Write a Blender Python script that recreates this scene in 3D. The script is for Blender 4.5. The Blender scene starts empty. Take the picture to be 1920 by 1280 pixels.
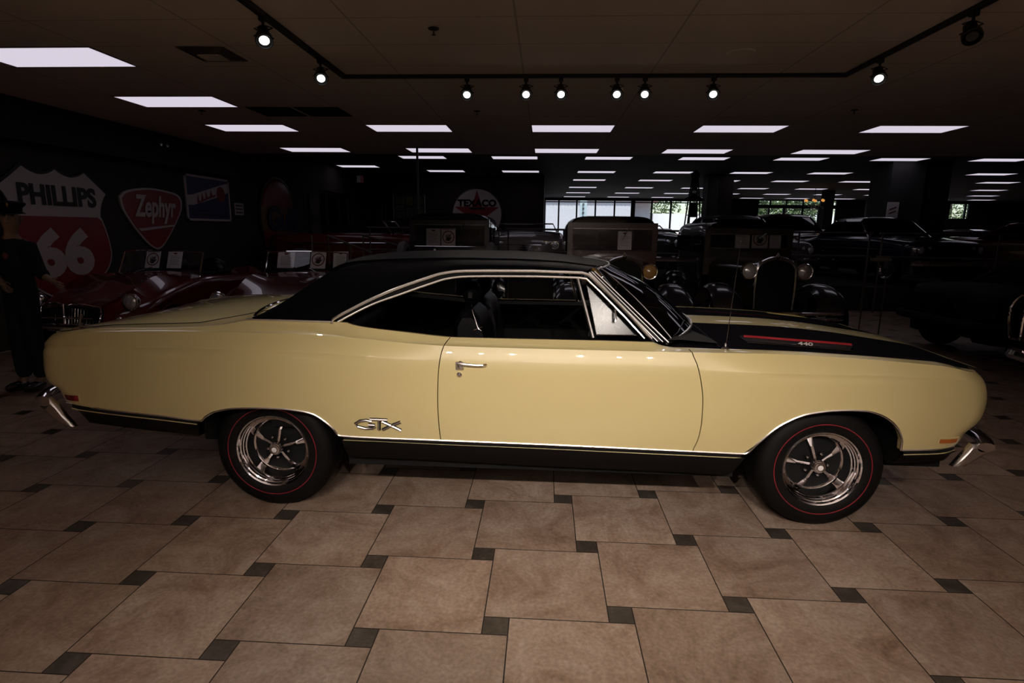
import bpy, bmesh, math, random
import numpy as np
from mathutils import Vector, Matrix, Euler
random.seed(7)
S = bpy.context.scene
COL = S.collection
PI = math.pi

# ------------------------------------------------------------------ camera, exposure, world
cam_d = bpy.data.cameras.new('camera'); cam = bpy.data.objects.new('camera', cam_d); COL.objects.link(cam)
PITCH, ROLL, YAW, EYE = .1939, .0115, .0552, 1.545
cy, sy, cp, sp = math.cos(YAW), math.sin(YAW), math.cos(PITCH), math.sin(PITCH)
fwd = Vector((-sy*cp, cy*cp, -sp)); rt = Vector((cy, sy, 0)); up = rt.cross(fwd)
r2 = rt*math.cos(ROLL)+up*math.sin(ROLL); u2 = -rt*math.sin(ROLL)+up*math.cos(ROLL)
cam.matrix_world = Matrix(((r2.x, u2.x, -fwd.x, 0), (r2.y, u2.y, -fwd.y, 0), (r2.z, u2.z, -fwd.z, EYE), (0, 0, 0, 1)))
cam_d.sensor_width = 36; cam_d.lens = 36*1070.14/1920; cam_d.clip_start = .05; cam_d.clip_end = 300
S.camera = cam
S.view_settings.view_transform = 'Standard'; S.view_settings.look = 'None'
S.view_settings.gamma = 1; S.view_settings.use_curve_mapping = False
S.view_settings.exposure = 0
S.cycles.max_bounces = 8; S.cycles.sample_clamp_indirect = 4
w = bpy.data.worlds.new('world'); S.world = w; w.use_nodes = True
nt = w.node_tree; bg = nt.nodes['Background']
sky = nt.nodes.new('ShaderNodeTexSky'); sky.sky_type = 'NISHITA'; sky.sun_disc = False
sky.sun_elevation = math.radians(50); sky.sun_rotation = math.radians(200)
nt.links.new(sky.outputs[0], bg.inputs[0]); bg.inputs[1].default_value = .22
sd = bpy.data.lights.new('sun', 'SUN'); sd.energy = 4.2; sd.angle = .02; sd.color = (1, .96, .9)
so = bpy.data.objects.new('sun', sd); COL.objects.link(so); so.rotation_euler = (math.radians(38), 0, math.radians(12))

# strengths of the lamps built into the track heads, and the photographer's flash bounced off the ceiling
TOPE, FLASH, FLOORE = 20, 1900, 88
KEYE = [12, 8, 115, 215, 225, 120, 8, 8]

fl_d = bpy.data.lights.new('bounce_flash', 'SPOT'); fl_d.energy = FLASH; fl_d.spot_size = 2.75; fl_d.spot_blend = 1; fl_d.shadow_soft_size = .06; fl_d.color = (1, .96, .93)
fl_o = bpy.data.objects.new('bounce_flash', fl_d); COL.objects.link(fl_o); fl_o.location = (.45, -1.9, .95); fl_o.rotation_euler = (Vector((.6, -2.5, 3.03))-fl_o.location).to_track_quat('-Z', 'Y').to_euler()

# ------------------------------------------------------------------ materials
MATS = {}
def mat(name, col, rough=.5, metal=0., coat=0., spec=.5, emit=None, estr=1., trans=0., noise=None, bump=None, ior=1.45, coat_rough=.03, coat_ior=1.5):
    if name in MATS: return MATS[name]
    m = bpy.data.materials.new(name); m.use_nodes = True
    n = m.node_tree.nodes; l = m.node_tree.links; b = n['Principled BSDF']
    b.inputs['Base Color'].default_value = (*col, 1); b.inputs['Roughness'].default_value = rough
    b.inputs['Metallic'].default_value = metal; b.inputs['Coat Weight'].default_value = coat
    b.inputs['Coat Roughness'].default_value = coat_rough; b.inputs['Coat IOR'].default_value = coat_ior; b.inputs['Specular IOR Level'].default_value = spec
    b.inputs['Transmission Weight'].default_value = trans; b.inputs['IOR'].default_value = ior
    if emit: b.inputs['Emission Color'].default_value = (*emit, 1); b.inputs['Emission Strength'].default_value = estr
    if noise:                                    # (scale, amount): gentle procedural variation of the colour
        tc = n.new('ShaderNodeTexCoord'); t = n.new('ShaderNodeTexNoise'); t.inputs['Scale'].default_value = noise[0]; t.inputs['Detail'].default_value = 6
        r = n.new('ShaderNodeValToRGB'); a = noise[1]
        r.color_ramp.elements[0].position = .3; r.color_ramp.elements[1].position = .7
        r.color_ramp.elements[0].color = (*[c*(1-a) for c in col], 1); r.color_ramp.elements[1].color = (*[min(1, c*(1+a)) for c in col], 1)
        l.new(tc.outputs['Object'], t.inputs['Vector']); l.new(t.outputs['Fac'], r.inputs[0]); l.new(r.outputs[0], b.inputs['Base Color'])
    if bump:                                     # (scale, strength)
        tc = n.new('ShaderNodeTexCoord'); t = n.new('ShaderNodeTexNoise'); t.inputs['Scale'].default_value = bump[0]; t.inputs['Detail'].default_value = 4
        bp = n.new('ShaderNodeBump'); bp.inputs['Strength'].default_value = bump[1]; bp.inputs['Distance'].default_value = .004
        l.new(tc.outputs['Object'], t.inputs['Vector']); l.new(t.outputs['Fac'], bp.inputs['Height']); l.new(bp.outputs[0], b.inputs['Normal'])
    MATS[name] = m
    return m
def glass_mat(name, tint, refl=.12, rough=.0):
    m = bpy.data.materials.new(name); m.use_nodes = True; n = m.node_tree.nodes; l = m.node_tree.links
    n.remove(n['Principled BSDF']); out = n['Material Output']
    t = n.new('ShaderNodeBsdfTransparent'); t.inputs[0].default_value = (*tint, 1)
    g = n.new('ShaderNodeBsdfGlossy'); g.inputs['Roughness'].default_value = rough
    lw = n.new('ShaderNodeFresnel'); lw.inputs[0].default_value = 1.5
    mth = n.new('ShaderNodeMath'); mth.operation = 'MULTIPLY_ADD'; mth.inputs[1].default_value = 1.; mth.inputs[2].default_value = refl-.04; mth.use_clamp = True
    mx = n.new('ShaderNodeMixShader'); l.new(lw.outputs[0], mth.inputs[0]); l.new(mth.outputs[0], mx.inputs[0])
    l.new(t.outputs[0], mx.inputs[1]); l.new(g.outputs[0], mx.inputs[2]); l.new(mx.outputs[0], out.inputs[0])
    MATS[name] = m
    return m

M = dict(
    yellow=mat('cream_yellow_paint', (.64, .53, .25), .38, coat=1., coat_rough=.015, coat_ior=1.95),
    stripe=mat('matte_black_stripe_paint', (.0055, .0052, .0068), .6, spec=.0),
    vinyl=mat('black_vinyl', (.0022, .0020, .0026), .5, spec=.008, bump=(420, .3)),
    black=mat('flat_black', (.006, .006, .006), .85, spec=.15),
    sill=mat('satin_black_sill', (.0045, .0035, .003), .6, spec=.08),
    gloss=mat('gloss_black_paint', (.006, .006, .008), .25, coat=1.),
    rubber=mat('tyre_rubber', (.0035, .003, .003), .6, spec=.15, bump=(90, .15)),
    chrome=mat('chrome', (.88, .85, .86), .05, metal=1.),
    satin=mat('satin_chrome', (.88, .84, .82), .26, metal=1.),
    chromed=mat('aged_chrome', (.40, .39, .39), .16, metal=1., noise=(8, .25)),
    seat=mat('black_seat_vinyl', (.0025, .0025, .003), .33, spec=.25, bump=(60, .3)),
    redline=mat('redline_rubber', (.20, .006, .012), .6),
    white=mat('whitewall_rubber', (.09, .08, .08), .7),
    redpanel=mat('red_scoop_paint', (.25, .012, .018), .4),
    redlens=mat('red_lens', (.16, .01, .01), .2, coat=1.),
    amber=mat('amber_lens', (.42, .12, .02), .2, coat=1.),
    redpaint=mat('deep_red_paint', (.085, .003, .006), .22, coat=1.),
    maroon=mat('maroon_paint', (.028, .003, .004), .22, coat=1.),
    navy=mat('navy_paint', (.004, .006, .025), .22, coat=1.),
    silver=mat('silver_grey_paint', (.085, .075, .078), .3, metal=.2, coat=1.),
    offwhite=mat('off_white_paint', (.12, .10, .095), .3, coat=1.),
    olive=mat('olive_black_paint', (.012, .011, .006), .28, coat=1.),
    greycar=mat('charcoal_paint', (.022, .021, .024), .25, coat=1.),
    skin=mat('mannequin_skin', (.16, .095, .06), .55),
    cloth=mat('black_uniform_cloth', (.007, .007, .008), .9, spec=.15),
    hair=mat('grey_hair', (.05, .045, .04), .8),
    brass=mat('brass_badge', (.50, .30, .06), .25, metal=1.),
    paper=mat('white_card', (.88, .83, .83), .6),
    ink=mat('black_ink', (.006, .006, .006), .6),
    redink=mat('red_ink', (.22, .012, .012), .6),
    track=mat('black_track_metal', (.012, .012, .012), .5),
    railm=mat('brown_painted_rail', (.055, .04, .035), .4),
    lampglass=mat('lamp_glass', (.80, .80, .84), .14, metal=.6),
    yellowlamp=mat('yellow_fog_glass', (.32, .17, .05), .2, coat=1.),
    wood=mat('dark_wood', (.03, .012, .008), .5, noise=(4, .4)),
)
glass = glass_mat('clear_glass', (.9, .92, .92), .06)
darkglass = glass_mat('dark_car_glass', (.10, .11, .12), .07)
ventglass = glass_mat('vent_glass', (.45, .47, .52), .06, .22)

# ------------------------------------------------------------------ mesh building
class MB:
    """collects shapes, then links them as ONE mesh object"""
    def __init__(s): s.v = []; s.f = []; s.mi = []
    def add(s, vs, fs, mi=0):
        o = len(s.v); s.v += [tuple(map(float, p)) for p in vs]; s.f += [tuple(o+i for i in f) for f in fs]; s.mi += [mi]*len(fs); return s
    def box(s, x0, x1, y0, y1, z0, z1, mi=0):
        v = [(x, y, z) for x in (x0, x1) for y in (y0, y1) for z in (z0, z1)]
        return s.add(v, [(0, 1, 3, 2), (4, 6, 7, 5), (0, 4, 5, 1), (2, 3, 7, 6), (0, 2, 6, 4), (1, 5, 7, 3)], mi)
    def grid(s, g, mi=0, closed=False, flip=False):
        r, c = len(g), len(g[0]); fs = []
        for i in range(r-1):
            for j in range(c if closed else c-1):
                q = (i*c+j, i*c+(j+1) % c, (i+1)*c+(j+1) % c, (i+1)*c+j); fs.append(q[::-1] if flip else q)
        return s.add([p for row in g for p in row], fs, mi)
    def tube(s, pts, r, n=8, mi=0, closed=False, cap=True):
        P = [Vector(p) for p in pts]; k = len(P); rings = []
        R = r if hasattr(r, '__len__') else [r]*k
        ref = None
        for i in range(k):
            a = P[(i-1) % k] if (closed or i) else P[0]; b = P[(i+1) % k] if (closed or i < k-1) else P[-1]
            t = (b-a).normalized()
            if ref is None:
                ref = Vector((0, 0, 1)) if abs(t.z) < .9 else Vector((0, 1, 0))
            u = t.cross(ref)
            if u.length < 1e-4: ref = Vector((1, 0, .3)); u = t.cross(ref)
            u.normalize(); v = t.cross(u)
            rings.append([P[i]+(u*math.cos(2*PI*j/n)+v*math.sin(2*PI*j/n))*R[i] for j in range(n)])
        if closed: rings.append(rings[0])
        s.grid(rings, mi, closed=True)
        if cap and not closed:
            for ring in (rings[0], rings[-1]): s.add(ring, [tuple(range(n))], mi)
        return s
    def lathe(s, prof, n=32, axis='y', c=(0, 0, 0), mi=0, a0=0, a1=2*PI):
        full = abs(a1-a0-2*PI) < 1e-6; g = []
        for (r, h) in prof:
            row = []
            for j in range(n if full else n+1):
                a = a0+(a1-a0)*j/n; ca, sa = r*math.cos(a), r*math.sin(a)
                p = (ca, h, sa) if axis == 'y' else ((ca, sa, h) if axis == 'z' else (h, ca, sa))
                row.append((p[0]+c[0], p[1]+c[1], p[2]+c[2]))
            g.append(row)
        return s.grid(g, mi, closed=full)
    def prism(s, poly, d, plane='xz', o=0., mi=0, both=True):
        """poly in a plane, extruded by d from offset o"""
        def P(a, b, t): return {'xz': (a, t, b), 'yz': (t, a, b), 'xy': (a, b, t)}[plane]
        k = len(poly); v = [P(a, b, o) for a, b in poly]+[P(a, b, o+d) for a, b in poly]
        return s.add(v, [tuple(range(k)), tuple(range(2*k-1, k-1, -1))]+[(i, (i+1) % k, k+(i+1) % k, k+i) for i in range(k)], mi)
    def sphere(s, c, r, n=16, mi=0, sc=(1, 1, 1)):
        g = [[(c[0]+r*sc[0]*math.sin(t)*math.cos(p), c[1]+r*sc[1]*math.sin(t)*math.sin(p), c[2]+r*sc[2]*math.cos(t)) for p in [2*PI*j/n for j in range(n)]] for t in [max(1e-3, min(PI-1e-3, PI*i/(n//2))) for i in range(n//2+1)]]
        return s.grid(g, mi, closed=True)
    def xf(s, m):
        s.v = [tuple(m @ Vector(p)) for p in s.v]; return s
    def mesh(s, name, mats, smooth=True, angle=35, merge=None):
        me = bpy.data.meshes.new(name); me.from_pydata(s.v, [], s.f)
        for m in (mats if isinstance(mats, (list, tuple)) else [mats]): me.materials.append(m)
        for p, i in zip(me.polygons, s.mi): p.material_index = i
        bm = bmesh.new(); bm.from_mesh(me)
        if merge is not None: bmesh.ops.remove_doubles(bm, verts=bm.verts, dist=merge)
        bmesh.ops.recalc_face_normals(bm, faces=bm.faces)
        for f in bm.faces: f.smooth = smooth
        if smooth:
            for e in bm.edges:
                if len(e.link_faces) == 2 and e.calc_face_angle(0) > math.radians(angle): e.smooth = False
        bm.to_mesh(me); bm.free()
        return me
    def build(s, name, mats, parent=None, smooth=True, angle=35, merge=None, loc=None):
        o = bpy.data.objects.new(name, s.mesh(name, mats, smooth, angle, merge)); COL.objects.link(o)
        if parent: o.parent = parent
        if loc: o.location = loc
        return o

def tag(o, label=None, cat=None, group=None, kind=None):
    if label: o['label'] = label
    if cat: o['category'] = cat
    if group: o['group'] = group
    if kind: o['kind'] = kind
    return o
def thing(name, label, cat, loc=(0, 0, 0), rz=0, group=None):
    o = bpy.data.objects.new(name, None); COL.objects.link(o); o.location = loc; o.rotation_euler = (0, 0, rz); o.empty_display_size = .1
    return tag(o, label, cat, group)
def struct(o): o['kind'] = 'structure'; return o
def copy_tree(o, parent=None):
    c = o.copy(); COL.objects.link(c); c.parent = parent
    for ch in list(o.children): copy_tree(ch, c)
    return c
def text_mb(txt, size, depth, bold=0., sx=1., shear=0., align='CENTER'):
    cu = bpy.data.curves.new('t', 'FONT'); cu.body = txt; cu.size = size; cu.extrude = depth/2; cu.offset = bold; cu.align_x = align; cu.align_y = 'CENTER'; cu.shear = shear; cu.resolution_u = 4
    ob = bpy.data.objects.new('t', cu); COL.objects.link(ob)
    dg = bpy.context.evaluated_depsgraph_get(); me = bpy.data.meshes.new_from_object(ob.evaluated_get(dg))
    mb = MB(); mb.v = [(v.co.x*sx, v.co.y, v.co.z) for v in me.vertices]; mb.f = [tuple(p.vertices) for p in me.polygons]; mb.mi = [0]*len(mb.f)
    bpy.data.objects.remove(ob); bpy.data.curves.remove(cu); bpy.data.meshes.remove(me)
    return mb
def basis(o, X, Y, Z):   # matrix whose local x,y,z axes are X,Y,Z
    X, Y, Z = Vector(X), Vector(Y), Vector(Z)
    return Matrix(((X.x, Y.x, Z.x, o[0]), (X.y, Y.y, Z.y, o[1]), (X.z, Y.z, Z.z, o[2]), (0, 0, 0, 1)))
def pc(pts):
    """monotone piecewise-cubic curve through points"""
    X = np.array([p[0] for p in pts], float); Yv = np.array([p[1] for p in pts], float)
    h = np.diff(X); d = np.diff(Yv)/h; m = np.zeros(len(X)); m[0] = d[0]; m[-1] = d[-1]
    for i in range(1, len(X)-1):
        if d[i-1]*d[i] > 0: w1 = 2*h[i]+h[i-1]; w2 = h[i]+2*h[i-1]; m[i] = (w1+w2)/(w1/d[i-1]+w2/d[i])
    def f(x):
        if x <= X[0]: return float(Yv[0])
        if x >= X[-1]: return float(Yv[-1])
        i = int(np.searchsorted(X, x)-1); t = (x-X[i])/h[i]
        return float((2*t**3-3*t*t+1)*Yv[i]+(t**3-2*t*t+t)*h[i]*m[i]+(-2*t**3+3*t*t)*Yv[i+1]+(t**3-t*t)*h[i]*m[i+1])
    return f
def lin(pts):
    X = [p[0] for p in pts]; Yv = [p[1] for p in pts]
    return lambda x: float(np.interp(x, X, Yv))
def resample(pts, n):
    P = [Vector(p) for p in pts]; d = [0]
    for a, b in zip(P, P[1:]): d.append(d[-1]+(b-a).length)
    fs = [pc([(d[i], P[i][k]) for i in range(len(P))]) for k in range(3)]
    return [tuple(f(d[-1]*i/(n-1)) for f in fs) for i in range(n)]
def smooth01(t): t = max(0, min(1, t)); return t*t*(3-2*t)
# ------------------------------------------------------------------ room shell
CZ, FZ = 3.027, 3.40                      # near and far ceiling heights
XL, YB, YF, YEND = -6.6, -6.5, 34.8, 12.0
def ceiling_mat(name, col, x0):
    m = bpy.data.materials.new(name); m.use_nodes = True; n = m.node_tree.nodes; l = m.node_tree.links; b = n['Principled BSDF']
    g = n.new('ShaderNodeNewGeometry'); sx = n.new('ShaderNodeSeparateXYZ'); l.new(g.outputs['Position'], sx.inputs[0])
    def line(sock, off, pitch, wd):
        a = n.new('ShaderNodeMath'); a.operation = 'SUBTRACT'; l.new(sock, a.inputs[0]); a.inputs[1].default_value = off
        d = n.new('ShaderNodeMath'); d.operation = 'PINGPONG'; l.new(a.outputs[0], d.inputs[0]); d.inputs[1].default_value = pitch/2
        c = n.new('ShaderNodeMath'); c.operation = 'LESS_THAN'; l.new(d.outputs[0], c.inputs[0]); c.inputs[1].default_value = wd/2
        return c.outputs[0]
    mx = n.new('ShaderNodeMath'); mx.operation = 'MAXIMUM'
    l.new(line(sx.outputs[0], x0-.015, 1.2192, .016), mx.inputs[0]); l.new(line(sx.outputs[1], 8.68, .6096, .012), mx.inputs[1])
    t = n.new('ShaderNodeTexNoise'); t.inputs['Scale'].default_value = 1.2; t.inputs['Detail'].default_value = 8
    r = n.new('ShaderNodeValToRGB'); r.color_ramp.elements[0].color = (*[c*.85 for c in col], 1); r.color_ramp.elements[1].color = (*[c*1.12 for c in col], 1)
    l.new(g.outputs['Position'], t.inputs['Vector']); l.new(t.outputs['Fac'], r.inputs[0])
    mm = n.new('ShaderNodeMix'); mm.data_type = 'RGBA'; l.new(mx.outputs[0], mm.inputs[0]); l.new(r.outputs[0], mm.inputs[6]); mm.inputs[7].default_value = (*[c*.62 for c in col], 1)
    l.new(mm.outputs[2], b.inputs['Base Color']); b.inputs['Roughness'].default_value = .8
    return m
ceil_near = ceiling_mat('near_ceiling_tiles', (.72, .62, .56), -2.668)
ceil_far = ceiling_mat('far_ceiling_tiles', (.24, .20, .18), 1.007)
wall_m = mat('dark_olive_wall_paint', (.020, .016, .011), .85, noise=(1.5, .2))
wall_r = mat('dark_maroon_wall_paint', (.018, .009, .008), .85, noise=(1.5, .2))
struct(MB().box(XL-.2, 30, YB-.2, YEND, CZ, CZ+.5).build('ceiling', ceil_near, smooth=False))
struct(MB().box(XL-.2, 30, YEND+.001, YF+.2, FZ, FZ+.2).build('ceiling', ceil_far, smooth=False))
struct(MB().box(XL-.2, XL, YB-.2, 16.5, 0, FZ+.3).build('wall_left', wall_m, smooth=False))
mb = MB().box(XL-.2, XL, 16.5, 16.8, 0, FZ+.3); mb.box(XL-.2, XL, 16.8, 19.9, 2.62, FZ+.3); mb.box(XL-.2, XL, 19.9, 20.7, 0, FZ+.3)
struct(mb.build('wall_left', wall_r, smooth=False))
struct(MB().box(XL+.0005, XL+.26, YB, YEND-.01, 2.54, CZ-.0005).build('trim_1', mat('dark_soffit_paint', (.010, .008, .007), .8), smooth=False))
struct(MB().box(XL+.0005, -.08, 20.5, 20.7, 0, FZ).build('wall_back', wall_r, smooth=False))
struct(MB().box(-.28, -.08, 20.7, YF, 0, FZ).build('wall_passage', mat('black_wall_paint', (.006, .005, .005), .8), smooth=False))
struct(MB().box(30, 30.2, YB-.2, YF+.2, 0, FZ+.3).build('wall_right', wall_m, smooth=False))
struct(MB().box(XL-.2, 30.2, YB-.2, YB, 0, CZ).build('wall_front', mat('taupe_wall_paint', (.10, .08, .07), .8, noise=(1.5, .15)), smooth=False))
# far wall with its window openings: list of (x0, x1, z0, z1)
OPEN = [(-.05, 9.20, .55, 3.30), (12.3, 16.75, .55, 2.95), (12.3, 16.75, 3.08, 3.385), (21.6, 22.75, .9, 3.28), (23.0, 24.1, 2.4, 3.28)]
mb = MB(); xs = [-.28, -.05, 9.2, 12.3, 16.75, 21.6, 22.75, 23.0, 24.1, 30]
for a, b in zip(xs, xs[1:]):
    holes = sorted([(z0, z1) for x0, x1, z0, z1 in OPEN if x0 <= a+.001 and x1 >= b-.001]); z = 0
    for z0, z1 in holes:
        if z0 > z: mb.box(a, b, YF, YF+.2, z, z0)
        z = z1
    mb.box(a, b, YF, YF+.2, z, FZ)
struct(mb.build('wall_far', mat('far_wall_black', (.004, .004, .005), .8), smooth=False))
fr = mat('dark_window_frame', (.006, .006, .006), .5)
def window(i, x0, x1, z0, z1, mull, trans=(), wd=.07):
    f = MB()
    for z in (z0, z1): f.box(x0, x1, YF+.02, YF+.12, z-.04, z+.04)
    for x in (x0, x1): f.box(x-.04, x+.04, YF+.02, YF+.12, z0, z1)
    for x, ww in mull: f.box(x-ww/2, x+ww/2, YF+.02, YF+.12, z0, z1)
    for z, ww in trans: f.box(x0, x1, YF+.02, YF+.12, z-ww/2, z+ww/2)
    o = struct(f.build('window_%d' % i, fr, smooth=False))
    MB().box(x0, x1, YF+.06, YF+.07, z0, z1).build('window_pane', glass, o, smooth=False)
window(1, -.05, 9.2, .55, 3.30, [(.76, .09), (1.82, .09), (2.92, .09), (4.04, .09), (5.12, .24), (6.21, .09), (7.32, .09), (8.42, .09)], [(3.18, .06)])
window(2, 12.3, 16.75, .55, 2.95, [(12.95, .1), (13.8, .12), (14.85, .1), (15.8, .14)])
window(3, 12.3, 16.75, 3.08, 3.385, [(13.0, .08), (13.9, .08), (14.85, .08), (15.85, .08)])
window(4, 21.6, 22.75, .9, 3.28, [(22.1, .1)])
window(5, 23.0, 24.1, 2.4, 3.28, [(23.9, .08)])

# ---- floor: 20 inch tiles with 4 inch dark inserts, really laid as a hopscotch pattern
TL, TS, OX, OY, GR = .5054, .1023, -1.679, 1.694, .0026
def tile_mat(name, cols, rough, scale):
    m = bpy.data.materials.new(name); m.use_nodes = True; n = m.node_tree.nodes; l = m.node_tree.links; b = n['Principled BSDF']
    g = n.new('ShaderNodeNewGeometry'); mul = n.new('ShaderNodeMath'); mul.operation = 'MULTIPLY'; mul.inputs[1].default_value = 97
    l.new(g.outputs['Random Per Island'], mul.inputs[0])
    t = n.new('ShaderNodeTexNoise'); t.noise_dimensions = '4D'; t.inputs['Scale'].default_value = scale; t.inputs['Detail'].default_value = 12; t.inputs['Roughness'].default_value = .74; t.inputs['Distortion'].default_value = 1.1
    l.new(g.outputs['Position'], t.inputs['Vector']); l.new(mul.outputs[0], t.inputs['W'])
    r = n.new('ShaderNodeValToRGB'); e = r.color_ramp.elements; e[0].position = .36; e[0].color = (*cols[0], 1); e[1].position = .64; e[1].color = (*cols[2], 1)
    k = e.new(.5); k.color = (*cols[1], 1)
    l.new(t.outputs['Fac'], r.inputs[0])
    t2 = n.new('ShaderNodeTexNoise'); t2.inputs['Scale'].default_value = 60; t2.inputs['Detail'].default_value = 4; l.new(g.outputs['Position'], t2.inputs['Vector'])
    hs = n.new('ShaderNodeHueSaturation'); rr = n.new('ShaderNodeMapRange'); rr.inputs[3].default_value = .86; rr.inputs[4].default_value = 1.12
    l.new(g.outputs['Random Per Island'], rr.inputs[0]); l.new(rr.outputs[0], hs.inputs['Value']); l.new(r.outputs[0], hs.inputs['Color'])
    mm = n.new('ShaderNodeMix'); mm.data_type = 'RGBA'; mm.blend_type = 'OVERLAY'; mm.inputs[0].default_value = .5; l.new(hs.outputs[0], mm.inputs[6]); l.new(t2.outputs['Fac'], mm.inputs[7])
    l.new(mm.outputs[2], b.inputs['Base Color']); b.inputs['Roughness'].default_value = rough; b.inputs['Specular IOR Level'].default_value = .35
    bp = n.new('ShaderNodeBump'); bp.inputs['Strength'].default_value = .12; bp.inputs['Distance'].default_value = .003; l.new(t.outputs['Fac'], bp.inputs['Height']); l.new(bp.outputs[0], b.inputs['Normal'])
    return m
tile_big = tile_mat('tan_floor_tile', [(.175, .108, .074), (.29, .206, .155), (.375, .288, .230)], .42, 3.2)
tile_small = tile_mat('dark_insert_tile', [(.026, .019, .015), (.045, .036, .029), (.07, .058, .05)], .4, 9)
mb = MB(); grout = MB().box(XL, 30, YB, YF, -.1, -.0015)
x_org, y_org = OX-TL-TS/2, OY-TS/2
for i in range(-40, 90):
    for j in range(-40, 80):
        bx, by = x_org+i*TL-j*TS, y_org+i*TS+j*TL
        for (x0, x1, y0, y1, mi) in ((bx, bx+TL, by, by+TL, 0), (bx+TL, bx+TL+TS, by, by+TS, 1)):
            x0, x1, y0, y1 = max(x0, XL)+GR, min(x1, 30)-GR, max(y0, YB)+GR, min(y1, YF)-GR
            if x1-x0 < .01 or y1-y0 < .01: continue
            mb.add([(x0, y0, 0), (x1, y0, 0), (x1, y1, 0), (x0, y1, 0)], [(0, 1, 2, 3)], mi)
floor = struct(mb.build('floor', [tile_big, tile_small], smooth=False))
gm = mat('brown_grout', (.022, .015, .011), .9)
struct(grout.build('floor', gm, smooth=False))

# ---- ceiling troffers
lamp_m = mat('fluorescent_diffuser', (.8, .8, .8), .5, emit=(.80, .74, .86), estr=.84)
frame_m = mat('troffer_frame', (.30, .28, .27), .5)
FT = .3048; LW, LD = 3.9*FT, 1.9*FT
def troffer(x, y, z, label, group):
    t = thing('ceiling_light', label, 'ceiling light', (x+LW/2, y+LD/2, z), 0, group)
    if not TROF:
        a, b = LW/2, LD/2
        f = MB()
        f.box(-a-.02, a+.02, -b-.02, -b, -.006, -.0005); f.box(-a-.02, a+.02, b, b+.02, -.006, -.0005); f.box(-a-.02, -a, -b, b, -.006, -.0005); f.box(a, a+.02, -b, b, -.006, -.0005)
        TROF.append(f.mesh('frame', frame_m, False)); TROF.append(MB().box(-a, a, -b, b, -.004, -.0005).mesh('diffuser', lamp_m, False))
    for nm, me in zip(('frame', 'diffuser'), TROF):
        o = bpy.data.objects.new(nm, me); COL.objects.link(o); o.parent = t
    return t
TROF = []
ordn = ['first', 'second', 'third', 'fourth', 'fifth', 'sixth', 'seventh', 'eighth', 'ninth', 'tenth', 'eleventh']
X0, YA = -2.668, 8.69
near = [('A', YA, (-1, 0, 1, 2, 3)), ('B', YA+8*FT, (-1, 0, 1, 2, 3))]
for nm, y, cols in near:
    for k, c in enumerate(cols):
        troffer(X0+c*8*FT, y, CZ, '%s from the left of five lit panels, %s row of near ceiling' % (ordn[k], {'A': 'front', 'B': 'second'}[nm]), 'near ceiling lights')
troffer(X0-8*FT, YA-12*FT, CZ, 'largest lit ceiling panel, cut by the left edge of the photo', 'near ceiling lights')
troffer(X0-8*FT, YA-6*FT, CZ, 'large lit ceiling panel between the left edge panel and the five panel row', 'near ceiling lights')
troffer(-6.40, 17.72, FZ, 'small lit ceiling panel left of the black pole, above the red and white exit sign', 'far ceiling lights')
rows = [15.388, 19.022, 22.05, 25.84, 29.569, 33.1]
rn = ['nearest', 'second', 'third', 'fourth', 'fifth', 'farthest']
lim = {0: (-2, 5), 1: (-2, 6), 2: (0, 7), 3: (0, 8), 4: (0, 9), 5: (0, 10)}
for r, y in enumerate(rows):
    cs = list(range(lim[r][0], lim[r][1]))
    for k, c in enumerate(cs):
        troffer(1.007+c*2.45, y, FZ, '%s lit panel from the left in the %s row of the far ceiling' % (ordn[k], rn[r]), 'far ceiling lights')
for k, (x, y) in enumerate([(-5.2, -5.6), (-2.7, -5.6), (.2, -5.6), (2.7, -5.6), (5.2, -5.6)]):
    troffer(x-.6, y, CZ, '%s of five lit ceiling panels behind the place of the photographer' % ordn[k], 'rear ceiling lights')
# ------------------------------------------------------------------ the yellow two-door hardtop
CLY = 3.76
car = thing('coupe', 'large cream yellow two-door coupe with black vinyl roof and black hood stripes', 'car', (0, CLY, 0))
ZS = pc([(-2.78, .950), (-2.68, .960), (-2.591, .966), (-2.324, .980), (-1.959, .990), (-1.671, .994), (-1.373, .994), (-1.036, .985), (-.758, .969), (-.505, .959), (-.2, .956), (.167, .955), (.724, .954), (1.269, .945), (1.59, .932), (1.871, .914), (2.1, .892), (2.186, .873), (2.28, .86)])
ZC = pc([(-2.78, .902), (-2.573, .905), (-2.236, .912), (-1.804, .915), (-1.378, .914), (-1.029, .905), (-.684, .888), (0, .875), (.6, .868), (.931, .865), (1.266, .861), (1.583, .861), (2.004, .848), (2.28, .82)])
KC = lin([(-2.8, 1), (-1.1, 1), (-.55, 0), (.75, 0), (1.2, .9), (1.9, .8), (2.15, 0)])
WM = pc([(-2.78, .905), (-2.6, .925), (-2.3, .945), (-1.8, .96), (-1, .968), (0, .97), (1, .968), (1.6, .958), (2, .935), (2.2, .915), (2.28, .905)])
WK = pc([(-2.78, .80), (-2.5, .83), (-2, .83), (-1.6, .80), (-1.1, .80), (-.95, .835), (-.5, .862), (.6, .86), (.72, .862), (1.3, .86), (1.9, .84), (2.28, .79)])
ZK = pc([(-2.78, .957), (-2.4, .992), (-2, 1.004), (-1.75, 1.020), (-1.56, 1.050), (-1.11, 1.047), (-1.058, 1.046), (-1, 1.036), (-.775, 1.014), (-.494, .990), (-.16, .989), (.22, .989), (.57, .986), (.645, .967), (.74, .958), (1.27, .950), (1.6, .937), (1.87, .919), (2.1, .897), (2.186, .878), (2.28, .864)])
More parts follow.
